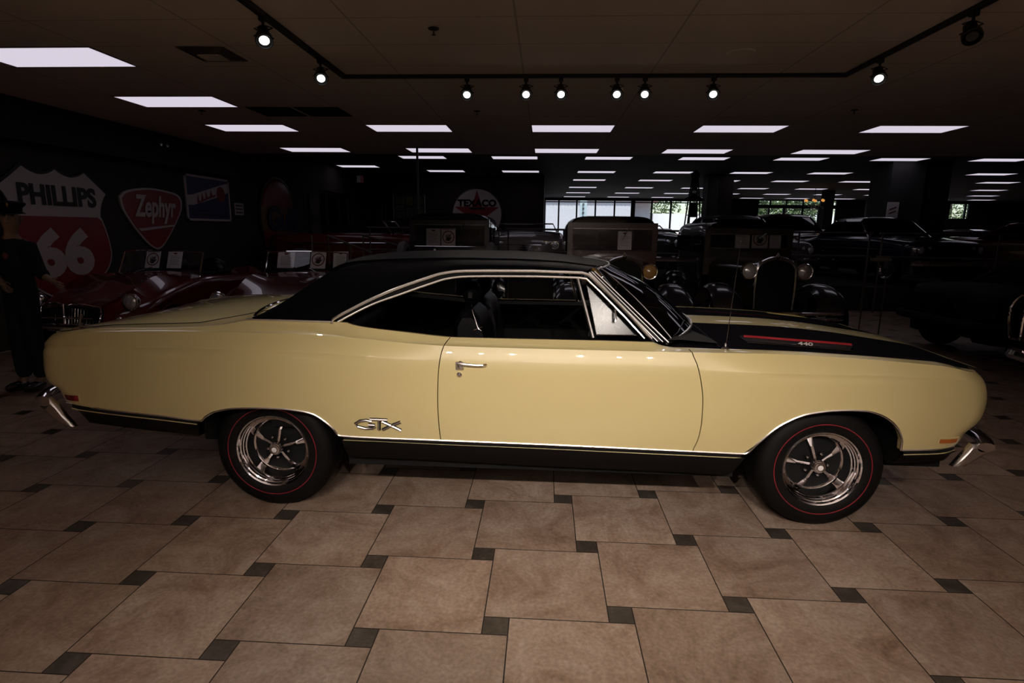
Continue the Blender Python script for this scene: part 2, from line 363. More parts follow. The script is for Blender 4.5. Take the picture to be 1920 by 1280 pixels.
ZLpts = [(-2.78, .60), (-2.605, .59), (-2.341, .567), (-2.045, .546), (-1.811, .525), (-1.790, .545), (-1.763, .562), (-1.735, .577), (-1.702, .588), (-1.628, .602), (-1.54, .608), (-1.453, .610), (-1.36, .609), (-1.294, .604), (-1.24, .597), (-1.195, .585), (-1.16, .565), (-1.125, .537), (-1.09, .50), (-1.066, .465), (-.526, .456), (-.038, .452), (.771, .438), (1.04, .433), (1.101, .499), (1.16, .566), (1.195, .597), (1.234, .622), (1.275, .644), (1.321, .661), (1.38, .673), (1.449, .682), (1.53, .686), (1.603, .684), (1.655, .673), (1.697, .656), (1.735, .632), (1.769, .60), (1.792, .568), (1.809, .531), (1.817, .474), (1.966, .479), (2.105, .487), (2.28, .49)]
ZL = lin(ZLpts)
XF = pc([(.40, 2.13), (.467, 2.15), (.491, 2.178), (.555, 2.207), (.606, 2.257), (.648, 2.277), (.712, 2.284), (.781, 2.276), (.821, 2.261), (.854, 2.232), (.90, 2.16)])
XR = pc([(.55, -2.652), (.569, -2.661), (.622, -2.687), (.664, -2.705), (.685, -2.755), (.703, -2.770), (.756, -2.781), (.846, -2.778), (.898, -2.768), (.942, -2.746), (.97, -2.69)])
SR = pc([(.40, -.519), (.46, -.524), (.53, -.529), (.675, -.533), (.817, -.528), (.901, -.519), (.963, -.502), (1.0, -.474)])
SF = pc([(.40, .775), (.443, .781), (.515, .80), (.601, .807), (.713, .804), (.81, .789), (.892, .768), (.959, .742), (1.0, .738)])
def side_w(x, z):
    zc, zs, k = ZC(x), ZS(x), KC(x)
    g = (.68-z)**2*.45 if z < .68 else (min(z, zs)-.68)**2*(.05+.17*k)
    g += k*.005*math.exp(-((z-(zc-.018))/.016)**2)
    if z > zc: g += (min(z, zs)-zc)*.78*k
    q = max(0, min(z, zs)-(zs-.15)); g += (1-k)*1.32*q*q
    ww = WM(x)-g
    rr = .17
    for xe, sgn in ((XF(min(z, .875)), 1), (XR(min(z, .962)), -1)):
        t = (x-xe)*sgn+rr
        if t > 0: ww -= rr*(1-math.sqrt(max(0, 1-min(1, t/rr)**2)))*.85
    # flared lip of the wheel arches
    return ww
def section(x, zl, rows):
    """rows of (w, z): panel side, crease band, shelf up to the belt"""
    zc, zs, zk = ZC(x), ZS(x), ZK(x); zl = min(zl, zc-.02); out = []
    nA, nB, nC = rows
    for i in range(nA): out.append(('s', zl+(zc-zl)*i/nA))
    for i in range(nB): out.append(('s', zc+(zs-zc)*i/nB))
    for i in range(nC+1): out.append(('k', i/nC))
    return out
def panel(x0, x1, sgn, xl=None, xr=None, zl=ZL, rows=(22, 12, 7), step=.02, gap=.0025):
    xs = sorted(set([round(x0+(x1-x0)*i/max(1, int((x1-x0)/step)), 4) for i in range(int((x1-x0)/step)+1)]+[p[0] for p in ZLpts if x0 < p[0] < x1]+[x0, x1]))
    g = []
    for xx in xs:
        col = []
        for kind, val in section(xx, zl(xx), rows):
            z = val if kind == 's' else ZS(xx)+(ZK(xx)-ZS(xx))*val**1.35
            x = xx
            if xl: x += (xl(z)+gap-x0)*max(0, 1-(xx-x0)/.3)
            if xr: x += (xr(z)-gap-x1)*max(0, 1-(x1-xx)/.3)
            if kind == 's': w_ = side_w(x, z)
            else:
                ws = side_w(x, ZS(xx)-1e-4); w_ = ws+(min(WK(x), ws-.01)-ws)*val
            col.append((x, sgn*w_, z))
        g.append(col)
    return g
def inward(g, d):
    """returned edge: the border of a grid turned inwards by d, giving the sheet its thickness"""
    def push(p): return (p[0], p[1]-math.copysign(d, p[1]), p[2])
    return g
YM = [M['yellow']]
def edge_flange(mb, line, d=.035):
    mb.grid([line, [(p[0], p[1]-math.copysign(d, p[1]), p[2]+.0) for p in line]])
for sgn, sd_ in ((-1, 'near'), (1, 'far')):
    for nm, a, b, l_, r_ in (('quarter_panel', -2.78, -.53, XR, SR), ('door', -.53, .80, SR, SF), ('front_fender', .80, 2.28, SF, XF)):
        mb = MB(); g = panel(a, b, sgn, l_, r_); mb.grid(g)
        edge_flange(mb, [c[0] for c in g]); edge_flange(mb, g[0], .03); edge_flange(mb, g[-1], .03 if nm != 'front_fender' else .30); 
        edge_flange(mb, [c[-1] for c in g], .02)
        ob = mb.build(nm, YM, car, angle=28, merge=.0004)
        if nm == 'door': doors = ob if sgn == -1 else None; door_near = ob if sgn == -1 else door_near
        if nm == 'front_fender' and sgn == -1: fender_near = ob
        if nm == 'quarter_panel' and sgn == -1: quarter_near = ob
    # bright mouldings along the sill and the wheel openings
    pts = [(x, sgn*(side_w(x, ZL(x))+.001), ZL(x)-.001) for x in sorted([p[0] for p in ZLpts if -2.61 < p[0] < 2.11])]
    MB().tube(resample(pts, 320), .0052, 6).build('side_moulding', M['satin'], car)
    for a, b in ((-2.56, -1.84), (-1.045, 1.03), (1.835, 2.12)):
        n = 24; mb = MB()
        xs = [a+(b-a)*i/n for i in range(n+1)]
        mb.grid([[(x, sgn*(side_w(x, ZL(x))-.004), ZL(x)-.001) for x in xs], [(x, sgn*(side_w(x, ZL(x))-.006), ZL(x)-.024) for x in xs]])
        mb.build('moulding_channel', M['black'], car)
        MB().tube([(x, sgn*(side_w(x, ZL(x))-.002), ZL(x)-.026) for x in xs], .0028, 5).build('pinstripe_moulding', M['yellow'], car)
    # black sill panels under the mouldings
    SB = lin([(-2.56, .520), (-2.50, .466), (-1.868, .420), (-1.05, .333), (-.522, .328), (-.036, .318), (.746, .308), (.966, .300), (1.031, .333), (1.05, .36), (1.78, .385), (2.05, .40), (2.08, .40), (2.125, .46)])
    for a, b, a2, b2 in ((-2.57, -1.83, -2.50, -1.86), (-1.055, 1.045, -1.03, 1.0), (1.825, 2.14, 1.79, 2.08)):
        n = 40; g = []
        for r in range(6):
            t = r/5; row = []
            for i in range(n+1):
                x = (a+(b-a)*i/n)*(1-t)+(a2+(b2-a2)*i/n)*t
                zt = ZL(max(-2.6, min(2.2, a+(b-a)*i/n)))-.024; zb = SB(x); ww = side_w(max(-2.6, min(2.1, x)), .5)
                row.append((x, sgn*(ww-.006-.035*t*t), zt+(zb-zt)*t))
            g.append(row)
        g.append([(p[0], p[1]-sgn*.25, p[2]+.01) for p in g[-1]])
        MB().grid(g).build('sill_panel', M['sill'], car)
# GTX emblem, marker lamps, door handle and lock on the near side
def on_side(x, z, off=.002): return (x, -(side_w(x, z)+off), z)
mb = MB()
STR = []
def stroke(pts, r=.006):
    STR.append(pts)
    mb.tube([on_side(-.975+.0125*0+p[0]*.245, .505+p[1]*.062, .006) for p in pts], r, 6)
stroke([(.38, .78), (.26, .88), (.12, .80), (.02, .55), (.06, .28), (.22, .12), (.38, .16), (.44, .30), (.44, .45), (.30, .47)])
stroke([(.34, .98), (.50, .98), (.72, .96)]); stroke([(.54, .95), (.53, .5), (.52, .02)])
stroke([(.60, .80), (.80, .45), (1., .04)]); stroke([(.60, .06), (.80, .48), (1., .82)])
emb = mb.build('emblem', M['satin'], quarter_near)
mb = MB(); _st = stroke
for pts_ in STR: mb.tube([on_side(-.975+p[0]*.245, .505+p[1]*.062, .0015) for p in pts_], .0088, 6)
mb.build('emblem_outline', M['black'], emb)  # black backing that outlines the emblem letters
def side_rect(x0, x1, z0, z1, m, nm, par, off=.004, sk=.0):
    mb = MB(); g = [[on_side(x0+(x1-x0)*i/4+sk*j/3, z0+(z1-z0)*j/3, off) for j in range(4)] for i in range(5)]; mb.grid(g)
    g2 = [[(p[0], p[1]+off+.006, p[2]) for p in r] for r in g]
    for a_, b_ in ((g[0], g2[0]), (g[-1], g2[-1]), ([r[0] for r in g], [r[0] for r in g2]), ([r[-1] for r in g], [r[-1] for r in g2])): mb.grid([a_, b_])
    return mb.build(nm, m, par)
side_rect(-2.593, -2.488, .600, .648, M['yellow'], 'marker_bezel', quarter_near, .004); side_rect(-2.585, -2.496, .608, .639, M['redlens'], 'side_marker', quarter_near, .006)
side_rect(1.985, 2.103, .508, .545, M['yellow'], 'marker_bezel', fender_near, .004); side_rect(1.998, 2.095, .515, .538, M['amber'], 'side_marker', fender_near, .006)
mb = MB(); P = on_side
mb.sphere(P(-.415, .868, .008), .018, 14, sc=(1.1, .9, 1.3)); mb.box(-.438, -.398, -side_w(-.41, .87)-.012, -side_w(-.41, .87)+.002, .845, .886)
mb.tube([P(-.432, .880, .016), P(-.40, .878, .026), P(-.34, .874, .027), P(-.30, .873, .022), P(-.287, .872, .004)], [.008, .008, .0065, .0075, .009], 8)
mb.build('door_handle', M['satin'], door_near)
mb = MB(); c = P(-.42, .819, 0); mb.lathe([(.0001, -.010), (.009, -.009), (.013, -.005), (.014, .003)], 20, 'y', c); mb.build('door_lock', M['satin'], door_near)

# inner dark structure: seams backing, wheel tubs, floor pan
core = MB()
for sgn in (-1, 1):
    for xs_ in ((-.60, -.46), (.68, .86)):
        core.grid([[(x, sgn*(side_w(x, z)-.022), z) for z in [.44+(.95-.44)*i/12 for i in range(13)]] for x in (xs_[0], sum(xs_)/2, xs_[1])])
    for x0, x1 in ((-1.83, -1.05), (1.03, 1.83)):
        xs_ = [x0+(x1-x0)*i/30 for i in range(31)]
        core.grid([[(x, sgn*(side_w(x, ZL(x))-.03), ZL(x)) for x in xs_], [(x, sgn*.60, max(ZL(x), .62)+.02) for x in xs_], [(x, sgn*.58, .25) for x in xs_]])
        for x in (x0, x1): core.add([(x, sgn*.90, .33 if abs(x) > 1.9 else .40), (x, sgn*.90, ZL(x)+.03), (x, sgn*.58, .66), (x, sgn*.58, .28)], [(0, 1, 2, 3)])
core.box(-1.05, 1.02, -.86, .86, .27, .45); core.box(-2.50, -1.84, -.80, .80, .45, .55); core.box(1.84, 2.12, -.78, .78, .33, .52); core.box(-1.9, 1.9, -.56, .56, .26, .5)
core.build('underbody', M['black'], car)
MB().tube([(-2.0, -.55, .30), (-2.55, -.55, .33)], .03, 10).build('exhaust_pipe', M['chromed'], car)

# ---- deck (rear upper body), fender tops included up to the belt edge
def upper(x0, x1, zc_, n, nw=26, xe=None):
    g = []
    for i in range(n+1):
        x = x0+(x1-x0)*i/n; row = []
        for j in range(nw+1):
            u = -1+2*j/nw; wk, zk = WK(x), ZK(x)
            ww = min(wk, side_w(x, ZS(x)-1e-4)-.01)
            z = zk+(zc_(x)-zk)*(1-abs(u)**2.6)
            if abs(u) > .8: z -= .006*math.sin((abs(u)-.8)/.2*PI)
            row.append((x+(xe(u, i/n) if xe else 0), u*ww, z))
        g.append(row)
    return g
ZD = pc([(-2.78, .935), (-2.7, .955), (-2.6, .975), (-2.4, 1.008), (-2.2, 1.030), (-2., 1.044), (-1.7, 1.058), (-1.5, 1.06)])
MB().grid(upper(-2.775, -1.50, ZD, 60)).build('deck_lid', YM, car, merge=.0004)
MB().tube([(x, -(.74-.04*max(0, (x+1.95)/.45)), ZK(x)+(ZD(x)-ZK(x))*(1-(.74/.83)**2.6)-.0005) for x in [-2.60, -2.4, -2.2, -2.0, -1.9]]+[(-1.72, -.64, 1.048), (-1.62, -.40, 1.058)], .0022, 5).build('deck_seam', M['black'], car)
# rear fascia and front grille close the ends
for nm, XE, zz, m, dx in (('rear_panel', XR, [.60, .62, .66, .70, .75, .80, .85, .90, .94, .96], M['yellow'], .012), ('grille', XF, [.46, .49, .55, .60, .65, .70, .75, .80, .84, .875], M['black'], -.012)):
    g = []
    for z in zz:
        x = XE(z)+dx; ws = side_w(XE(z)-math.copysign(.004, XE(z)), z); g.append([(x-math.copysign(.03*(1-abs(u)**4), x), u*ws, z) for u in [-1+k/8 for k in range(17)]])
    MB().grid(g).build(nm, m, car)
gb = MB()
for k in range(9): gb.tube([(2.262, -.62, .60+k*.026), (2.262, .62, .60+k*.026)], .003, 5)
gb.build('grille_bars', M['chromed'], car)
for s in (-1, 1):
    for w_ in (.72, .55):
        MB().lathe([(.0001, .012), (.05, .008), (.072, 0), (.078, -.01), (.08, -.03)], 24, 'x', (2.262, s*w_, .715)).build('headlamp', M['lampglass'], car)
    MB().box(-2.79, -2.765, s*.45, s*.78, .75, .84).build('tail_lamp', M['redlens'], car)
# ---- hood and cowl: yellow with two broad matte black stripes
ZH = pc([(.6, .995), (.842, .990), (.982, .986), (1.395, .977), (1.738, .950), (2.01, .912), (2.2, .880), (2.28, .862)])
ZP = pc([(.6, .985), (.92, .976), (1.13, .970), (1.40, .955), (1.74, .934), (2.0, .900), (2.28, .858)])      # plateau edge at w = .5
WL = [0, .06, .12, .168, .172, .26, .36, .44, .485, .500, .503, .512, .525, .56, .62, .68, .73, .765, .785, .79, .81, .825, .99]
def hood_z(x, w_):
    a = abs(w_); wk = WK(x); zk = ZK(x)-.002
    if a <= .5: return ZP(x)+(ZH(x)-ZP(x))*(1-(a/.5)**2)
    t = min(1, (a-.5)/(wk-.5)); z = ZP(x)+(zk-ZP(x))*t
    on = smooth01((x-1.10)/.03)*smooth01((1.76-x)/.05)
    z -= .036*on*smooth01((a-.5)/.014)*smooth01((.80-a)/.26)
    z -= .020*smooth01((x-1.72)/.12)*smooth01((2.24-x)/.1)*math.exp(-((a-.79)/.035)**2)
    return z
def hood_grid(x0, x1, n):
    mb = MB(); g = []; xs = sorted(set([round(x0+(x1-x0)*i/n, 4) for i in range(n+1)]+[1.10, 1.115, 1.13, 1.71, 1.735, 1.76]))
    for x in xs:
        wk = min(WK(x), side_w(x, ZS(x)-1e-4)-.01); ws = [w_ for w_ in WL if w_ < .9]+[None]
        row = [wk if w_ is None else min(w_, wk-.002) for w_ in ws]; row = [-w_ for w_ in row[::-1]]+row[1:]
        g.append([(x+.03*(1-(w_/wk)**2)*smooth01((x-1.9)/.38), w_, hood_z(x, w_)) for w_ in row]); last = row
    mb.grid(g); mb.mi = []
    for i in range(len(xs)-1):
        x = (xs[i]+xs[i+1])/2
        for j in range(len(g[0])-1):
            u = abs((g[i][j][1]+g[i][j+1][1])/2); mb.mi.append(1 if .17 < u < (.828 if x < 1.76 else .787) and x < 2.25 else 0)
    return mb
hood_grid(.92, 2.275, 64).build('hood', [M['yellow'], M['stripe']], car, merge=.0003, angle=30)
def WB(u): return .655+.275*(1-abs(u)**2.2)            # x of the glass base
mb = MB(); g = []; cw = [w_ for w_ in WL if w_ < .85]; cw = [-w_ for w_ in cw[::-1]]+cw[1:]; cw = [-.858]+cw+[.858]
for i in range(13):
    t = i/12; row = []
    for w_ in cw:
        xa = min(.90, WB(min(1, abs(w_)/.86))-.03); x = xa+(.915-xa)*t; row.append((x, w_, hood_z(max(.75, x), w_)-.002-.012*(1-t)*(abs(w_) < .75)))
    g.append(row)
mb.grid(g); mb.mi = []
for i in range(12):
    for j in range(len(cw)-1):
        u = abs((cw[j]+cw[j+1])/2); mb.mi.append(1 if .17 < u < .828 else 0)
mb.build('cowl', [M['yellow'], M['stripe']], car)
MB().tube([(.917, w_, hood_z(.917, w_)+.0006) for w_ in [-.80+.05*k for k in range(33)]], .0022, 5).build('hood_seam', M['black'], car)
# recessed hood scoops with red line and 440 callout, one each side
for sgn in (-1, 1):
    xs = [1.115+.62*i/30 for i in range(31)]
    g = [[(x, sgn*.504, ZP(x)-.001), (x, sgn*.512, ZP(x)-.012), (x, sgn*.520, ZP(x)-.028), (x, sgn*.535, ZP(x)-.036)] for x in xs]
    sc = MB().grid(g).build('hood_scoop', M['gloss'], car)
    MB().grid([[(x, sgn*.502, ZP(x)+.0015), (x, sgn*.507, ZP(x)-.001), (x, sgn*.512, ZP(x)-.009), (x, sgn*.509, ZP(x)-.010)] for x in xs[1:]]).build('red_line', M['redpanel'], sc)
    MB().tube([(x, sgn*.545, ZP(x)-.033) for x in xs[1:]], .0025, 5).build('scoop_edge', M['chromed'], sc)
    tm = text_mb('440', .026, .002, .0008, 2.1); x = 1.47; sl = (ZP(1.6)-ZP(1.35))/.25
    if sgn < 0: tm.xf(basis((x, -.532, ZP(x)-.018), (1, 0, sl), Vector((0, .40, .92)), (0, -.92, .40)))
    else: tm.xf(basis((x, .532, ZP(x)-.018), (-1, 0, -sl), Vector((0, -.40, .92)), (0, .92, .40)))
    tm.build('engine_size_numerals', M['satin'], sc, smooth=False)
# aerial on the near fender
an = MB().tube([(.93, -.848, .955), (.934, -.848, 1.0), (.962, -.848, 1.50)], [.003, .0022, .0014], 6)
an.sphere((.962, -.848, 1.50), .004, 8); ant = an.build('aerial', M['chromed'], car)
MB().lathe([(.020, 0), (.020, .006), (.010, .014), (.008, .028), (.003, .036)], 18, 'z', (.93, -.848, .955)).build('aerial_base', M['chrome'], ant)
# ---- greenhouse
Lp = [(-1.562, .792, 1.056), (-1.42, .796, 1.055), (-1.28, .80, 1.054), (-1.125, .803, 1.052), (-1.10, .80, 1.074), (-1.052, .79, 1.101), (-.913, .76, 1.171), (-.80, .74, 1.220), (-.632, .715, 1.280), (-.546, .705, 1.307), (-.46, .70, 1.319), (-.345, .695, 1.323), (-.06, .69, 1.326), (.21, .69, 1.322)]
Up = [(-1.575, .785, 1.060), (-1.50, .745, 1.098), (-1.41, .70, 1.155), (-1.30, .665, 1.232), (-1.216, .64, 1.286), (-1.15, .60, 1.332), (-1.09, .575, 1.350), (-.98, .565, 1.362), (-.80, .562, 1.372), (-.62, .56, 1.378), (-.421, .56, 1.381), (-.20, .56, 1.380), (.05, .56, 1.372), (.285, .565, 1.348)]
roof = MB(); NR = 70
Lr, Ur = resample(Lp, NR), resample(Up, NR)
# match stations by blending so that lines stay roughly upright
def side_grid(s):
    g = []
    for i in range(NR):
        a, b = Vector(Lr[i]), Vector(Ur[i]); row = []
        for k in range(9):
            t = k/8; p = a.lerp(b, t); bul = .018*math.sin(t*PI); row.append((p.x, s*(p.y+bul), p.z+bul*.35))
        g.append(row)
    return g
for s in (-1, 1): roof.grid(side_grid(s))
ZT = pc([(-1.20, 1.350), (-1.13, 1.372), (-.92, 1.392), (-.494, 1.404), (-.075, 1.400), (.133, 1.380), (.272, 1.357), (.40, 1.330)])
i0 = min(range(NR), key=lambda i: abs(Ur[i][0]+1.15)); g = []
for i in range(i0, NR):
    p = Ur[i]; row = []
    for k in range(25):
        u = -1+k/12; fx = (i-i0)/(NR-1-i0); dx = (.115*smooth01((fx-.75)/.25) - .03*smooth01((.12-fx)/.12))*(1-u*u)
        x = p[0]+dx; zt = max(p[2], ZT(x)); row.append((x, u*p[1], p[2]+(zt-p[2])*(1-abs(u)**2.4)))
    g.append(row)
roof.grid(g); front_edge, rear_edge = g[-1], g[0]
roof.build('vinyl_roof', M['vinyl'], car, angle=40, merge=.0005)
MB().tube([(p[0], -p[1]+0*.002, p[2]+.003) for p in Ur[i0-2:]], .0035, 5).build('roof_seam', M['vinyl'], car)
# rear glass between the sail panels
g = []
for i in range(0, i0+1):
    p = Ur[i]; row = []
    t = i/i0; q = rear_edge
    for k in range(17):
        u = -1+k/8; row.append((p[0]-.16*(1-u*u)*(1-t)-.03*(1-u*u)*t+.012, u*(p[1]-.02), p[2]-.012+(.02*t)*(1-u*u)))
    g.append(row)
MB().grid(g).build('rear_window', darkglass, car)
MB().tube(resample([(x-.16*(1-(u)**2)-.0, u*.765, 1.062) for u, x in [(-1+k/8, -1.575) for k in range(17)]], 30), .008, 6).build('rear_window_moulding', M['chrome'], car)
# drip rail, window frame and belt mouldings, both sides
dr = Lp[4:13]
for s in (-1, 1):
    up_ = [(-1.128, s*.806, 1.040), (-1.128, s*.806, 1.055)]+[(x, s*(w_+.006), z+.002) for x, w_, z in dr[:]]+[(.20, s*.697, 1.323), (.235, s*.697, 1.312), (.30, s*.715, 1.255), (.45, s*.765, 1.113), (.565, s*.80, .992)]
    ups = resample(up_[:2]+up_[2:11], 70)+[up_[11], up_[12]]+resample(up_[12:], 12)[1:]
    MB().tube(ups, .0085, 8).build('drip_rail', M['satin'], car)
    lo = [(x+.02*(x > -.9), s*(w_-.004), z-.027) for x, w_, z in dr]+[(.185, s*.686, 1.296), (.225, s*.69, 1.290), (.29, s*.708, 1.232), (.43, s*.757, 1.096), (.53, s*.79, .992)]
    MB().tube(resample(lo[:9], 60)+lo[9:11]+lo[11:], .0065, 8).build('window_frame', M['satin'], car)
    # black gutter between the two bright lines
    gA = resample(up_[2:11], 60); gB = resample(lo[:10], 60)
    MB().grid([[(p[0], p[1]-s*.006, p[2]) for p in gA], [(p[0], p[1]-s*.004, p[2]) for p in gB]]).build('weatherstrip', M['black'], car)
    # A pillar
    A0, A1 = Vector((.225, s*.68, 1.318)), Vector((.575, s*.79, .975)); B0, B1 = Vector((.265, s*.635, 1.322)), Vector((.655, s*.765, .965))
    mb = MB(); mb.grid([[A0.lerp(A1, t/6) for t in range(7)], [A0.lerp(A1, t/6).lerp(B0.lerp(B1, t/6), .5)+Vector((.004, s*.006, .008)) for t in range(7)], [B0.lerp(B1, t/6) for t in range(7)]])
    mb.build('windshield_pillar', M['gloss'], car)
    for k, (off, r) in enumerate(((.02, .0045), (.055, .0035), (0.092, .0045))):
        f_ = off/.092; MB().tube([A0.lerp(B0, f_)+Vector((.004, s*.010, .006)), A1.lerp(B1, f_)+Vector((.004, s*.010, .006))], r, 6).build('pillar_moulding', M['satin'], car)
    # belt line moulding under the roof vinyl and along the window sill
    MB().tube(resample([(-1.60, s*.80, 1.052), (-1.4, s*.805, 1.051), (-1.128, s*.808, 1.049)], 12), .0065, 8).build('belt_moulding', M['satin'], car)
    MB().tube([(x, s*(WK(x)-.004), ZK(x)+.001) for x in [-1.04+i*.04 for i in range(40)]], .0028, 5).build('window_sill_moulding', M['chromed'], car)
# windshield and its bright surround
base = []
for k in range(25):
    u = -1+k/12; base.append((WB(abs(u))-.005, u*.775, .962+.038*(1-u*u)))
top = [(p[0]+.006, p[1]*1.12, p[2]-.006) for p in front_edge]
g = []
for t in [i/12 for i in range(13)]:
    g.append([tuple(Vector(a).lerp(Vector(b), t)+Vector((.03*math.sin(t*PI)*(1-abs(-1+k/12)), 0, .02*math.sin(t*PI)))) for k, (a, b) in enumerate(zip(top, base))])
MB().grid(g).build('windshield', glass_mat('windshield_glass', (.22, .24, .25), .06), car)
MB().tube(top, .007, 6).tube([(p[0], p[1], p[2]+.003) for p in base], .009, 6).build('windshield_moulding', M['satin'], car)
MB().tube([g[i][1] for i in range(13)], .004, 6).tube([g[i][23] for i in range(13)], .004, 6).build('windshield_side_trim', M['chromed'], car)
for s, xx in ((-1, .80), (1, .78)):
    MB().tube([(xx+.08, s*.35, 1.0), (xx+.03, s*.38, 1.03), (xx-.06, s*.62, .998), (xx-.10, s*.70, .992)], .004, 6).build('wiper', M['chromed'], car)
# vent windows: swung slightly open about their slanting post
for s in (-1, 1):
    T0, T1, T2 = Vector((.178, s*.672, 1.292)), Vector((.262, s*.80, .990)), Vector((.520, s*.79, .990))
    T0b = Vector((.222, s*.674, 1.290))
    MB().tube([T0, T1], .0095, 8).build('vent_post', M['satin'], car)
    a, b, c_ = T0b+Vector((.004, s*.010, -.03)), T1+Vector((.02, -s*.048, .006)), T2+Vector((-.02, -s*.052, .006))
    b2 = b; c2 = c_
    vw = MB().add([a, b2, c2], [(0, 1, 2)]).build('vent_window', ventglass, car, smooth=False)
    MB().tube([a, b2, c2], .0045, 6, closed=True).build('vent_window_frame', M['black'], vw)
    MB().tube([b2+Vector((0, s*.003, .004)), c2+Vector((0, s*.003, .004))], .0035, 6).build('vent_window_sill', M['chromed'], vw)
    MB().tube([Vector((.375, s*.742, 1.135)), Vector((.378, s*.752, 1.12)), Vector((.38, s*.765, 1.075))], [.004, .006, .006], 8).build('vent_latch', M['chromed'], vw)
# ---- cabin
def seat(x0, y0, y1, x_back, zc_, zt):
    mb = MB(); n = 8; ny = 10
    prof = [(x0, .50), (x0-.02, .60), (x0-.10, .645), (x0-.35, .63), (x_back+.10, .60), (x_back+.06, .66), (x_back+.02, zt-.12), (x_back-.03, zt-.02), (x_back-.09, zt), (x_back-.14, zt-.05), (x_back-.15, .5)]
    prof = [(p[0], p[2]) for p in resample([(a, 0, b) for a, b in prof], 30)]
    g = []
    for j in range(ny+1):
        u = -1+2*j/ny; e = (1-abs(u)**6)**.5; cx = sum(p[0] for p in prof)/len(prof); cz = .58
        g.append([(cx+(p[0]-cx)*(.90+.10*e), (y0+y1)/2+u*(y1-y0)/2, cz+(p[1]-cz)*(.93+.07*e)) for p in prof])
    mb.grid(g); mb.add(g[0], [tuple(range(30))]); mb.add(g[-1], [tuple(range(30))])
    return mb
MB_ = seat(.18, -.62, -.08, -.36, .5, 1.10).build('front_seat', M['seat'], car)
seat(.18, .08, .62, -.36, .5, 1.10).build('front_seat', M['seat'], car)
for w_ in (-.35, .35):
    hr = MB(); hr.sphere((-.43, w_, 1.165), .10, 14, sc=(.55, 1.15, .75)); hr.tube([(-.43, w_-.05, 1.0), (-.43, w_-.05, 1.12)], .006); hr.tube([(-.43, w_+.05, 1.0), (-.43, w_+.05, 1.12)], .006)
    hr.build('headrest', M['seat'], car)
    sb_ = -1 if w_ < 0 else 1
    MB().tube([(-.40, sb_*.60, 1.10), (-.385, sb_*.615, 1.06), (-.365, sb_*.625, 1.0), (-.345, sb_*.63, .985)], [.003, .004, .004, .003], 6).tube([(-.39, sb_*.62, .985), (-.34, sb_*.62, 1.005)], .004, 6).build('seat_back_trim', M['chrome'], car)
seat(-.85, -.62, .62, -1.2, .5, 1.02).build('rear_seat', M['seat'], car)
cab = MB(); cab.box(-1.15, .95, -.80, .80, .43, .50); cab.box(-1.55, -1.22, -.76, .76, .5, 1.02)
for s in (-1, 1): cab.grid([[(x, s*.80, .45), (x, s*.815, .70), (x, s*(WK(x)-.06), ZK(x)-.035), (x, s*(WK(x)-.02), ZK(x)-.004)] for x in [-1.5+i*.1 for i in range(22)]])
cab.build('cabin_trim', M['black'], car)
MB().tube([(-.55, .80, .985), (.5, .80, .985)], .004, 6).tube([(-.25, .80, .975), (-.22, .80, 1.0)], .003, 6).build('far_door_sill_trim', M['chrome'], car)
ds = MB(); g = []
for j in range(13):
    y = -.76+j*1.52/12; g.append([(.92, y, .97), (.72, y, .985), (.60, y, .975), (.55, y, .94), (.56, y, .80), (.62, y, .62)])
ds.grid(g); ds.build('dashboard', M['black'], car)

sw = MB(); cc = Vector((.42, .36, .94)); nrm = Vector((-.9, 0, .44)).normalized(); e1 = Vector((0, 1, 0)); e2 = nrm.cross(e1)
sw.tube([cc+(e1*math.cos(a)+e2*math.sin(a))*.19 for a in [2*PI*k/36 for k in range(36)]], .011, 8, closed=True)
sw.tube([cc-e1*.19, cc-e2*.03, cc+e1*.19], .010, 6); sw.tube([cc, cc-nrm*.22], .022, 8); sw.build('steering_wheel', M['gloss'], car)
MB().box(.24, .27, -.09, .09, 1.20, 1.25).tube([(.25, 0, 1.25), (.30, 0, 1.32)], .006).build('rear_view_mirror', M['chromed'], car)
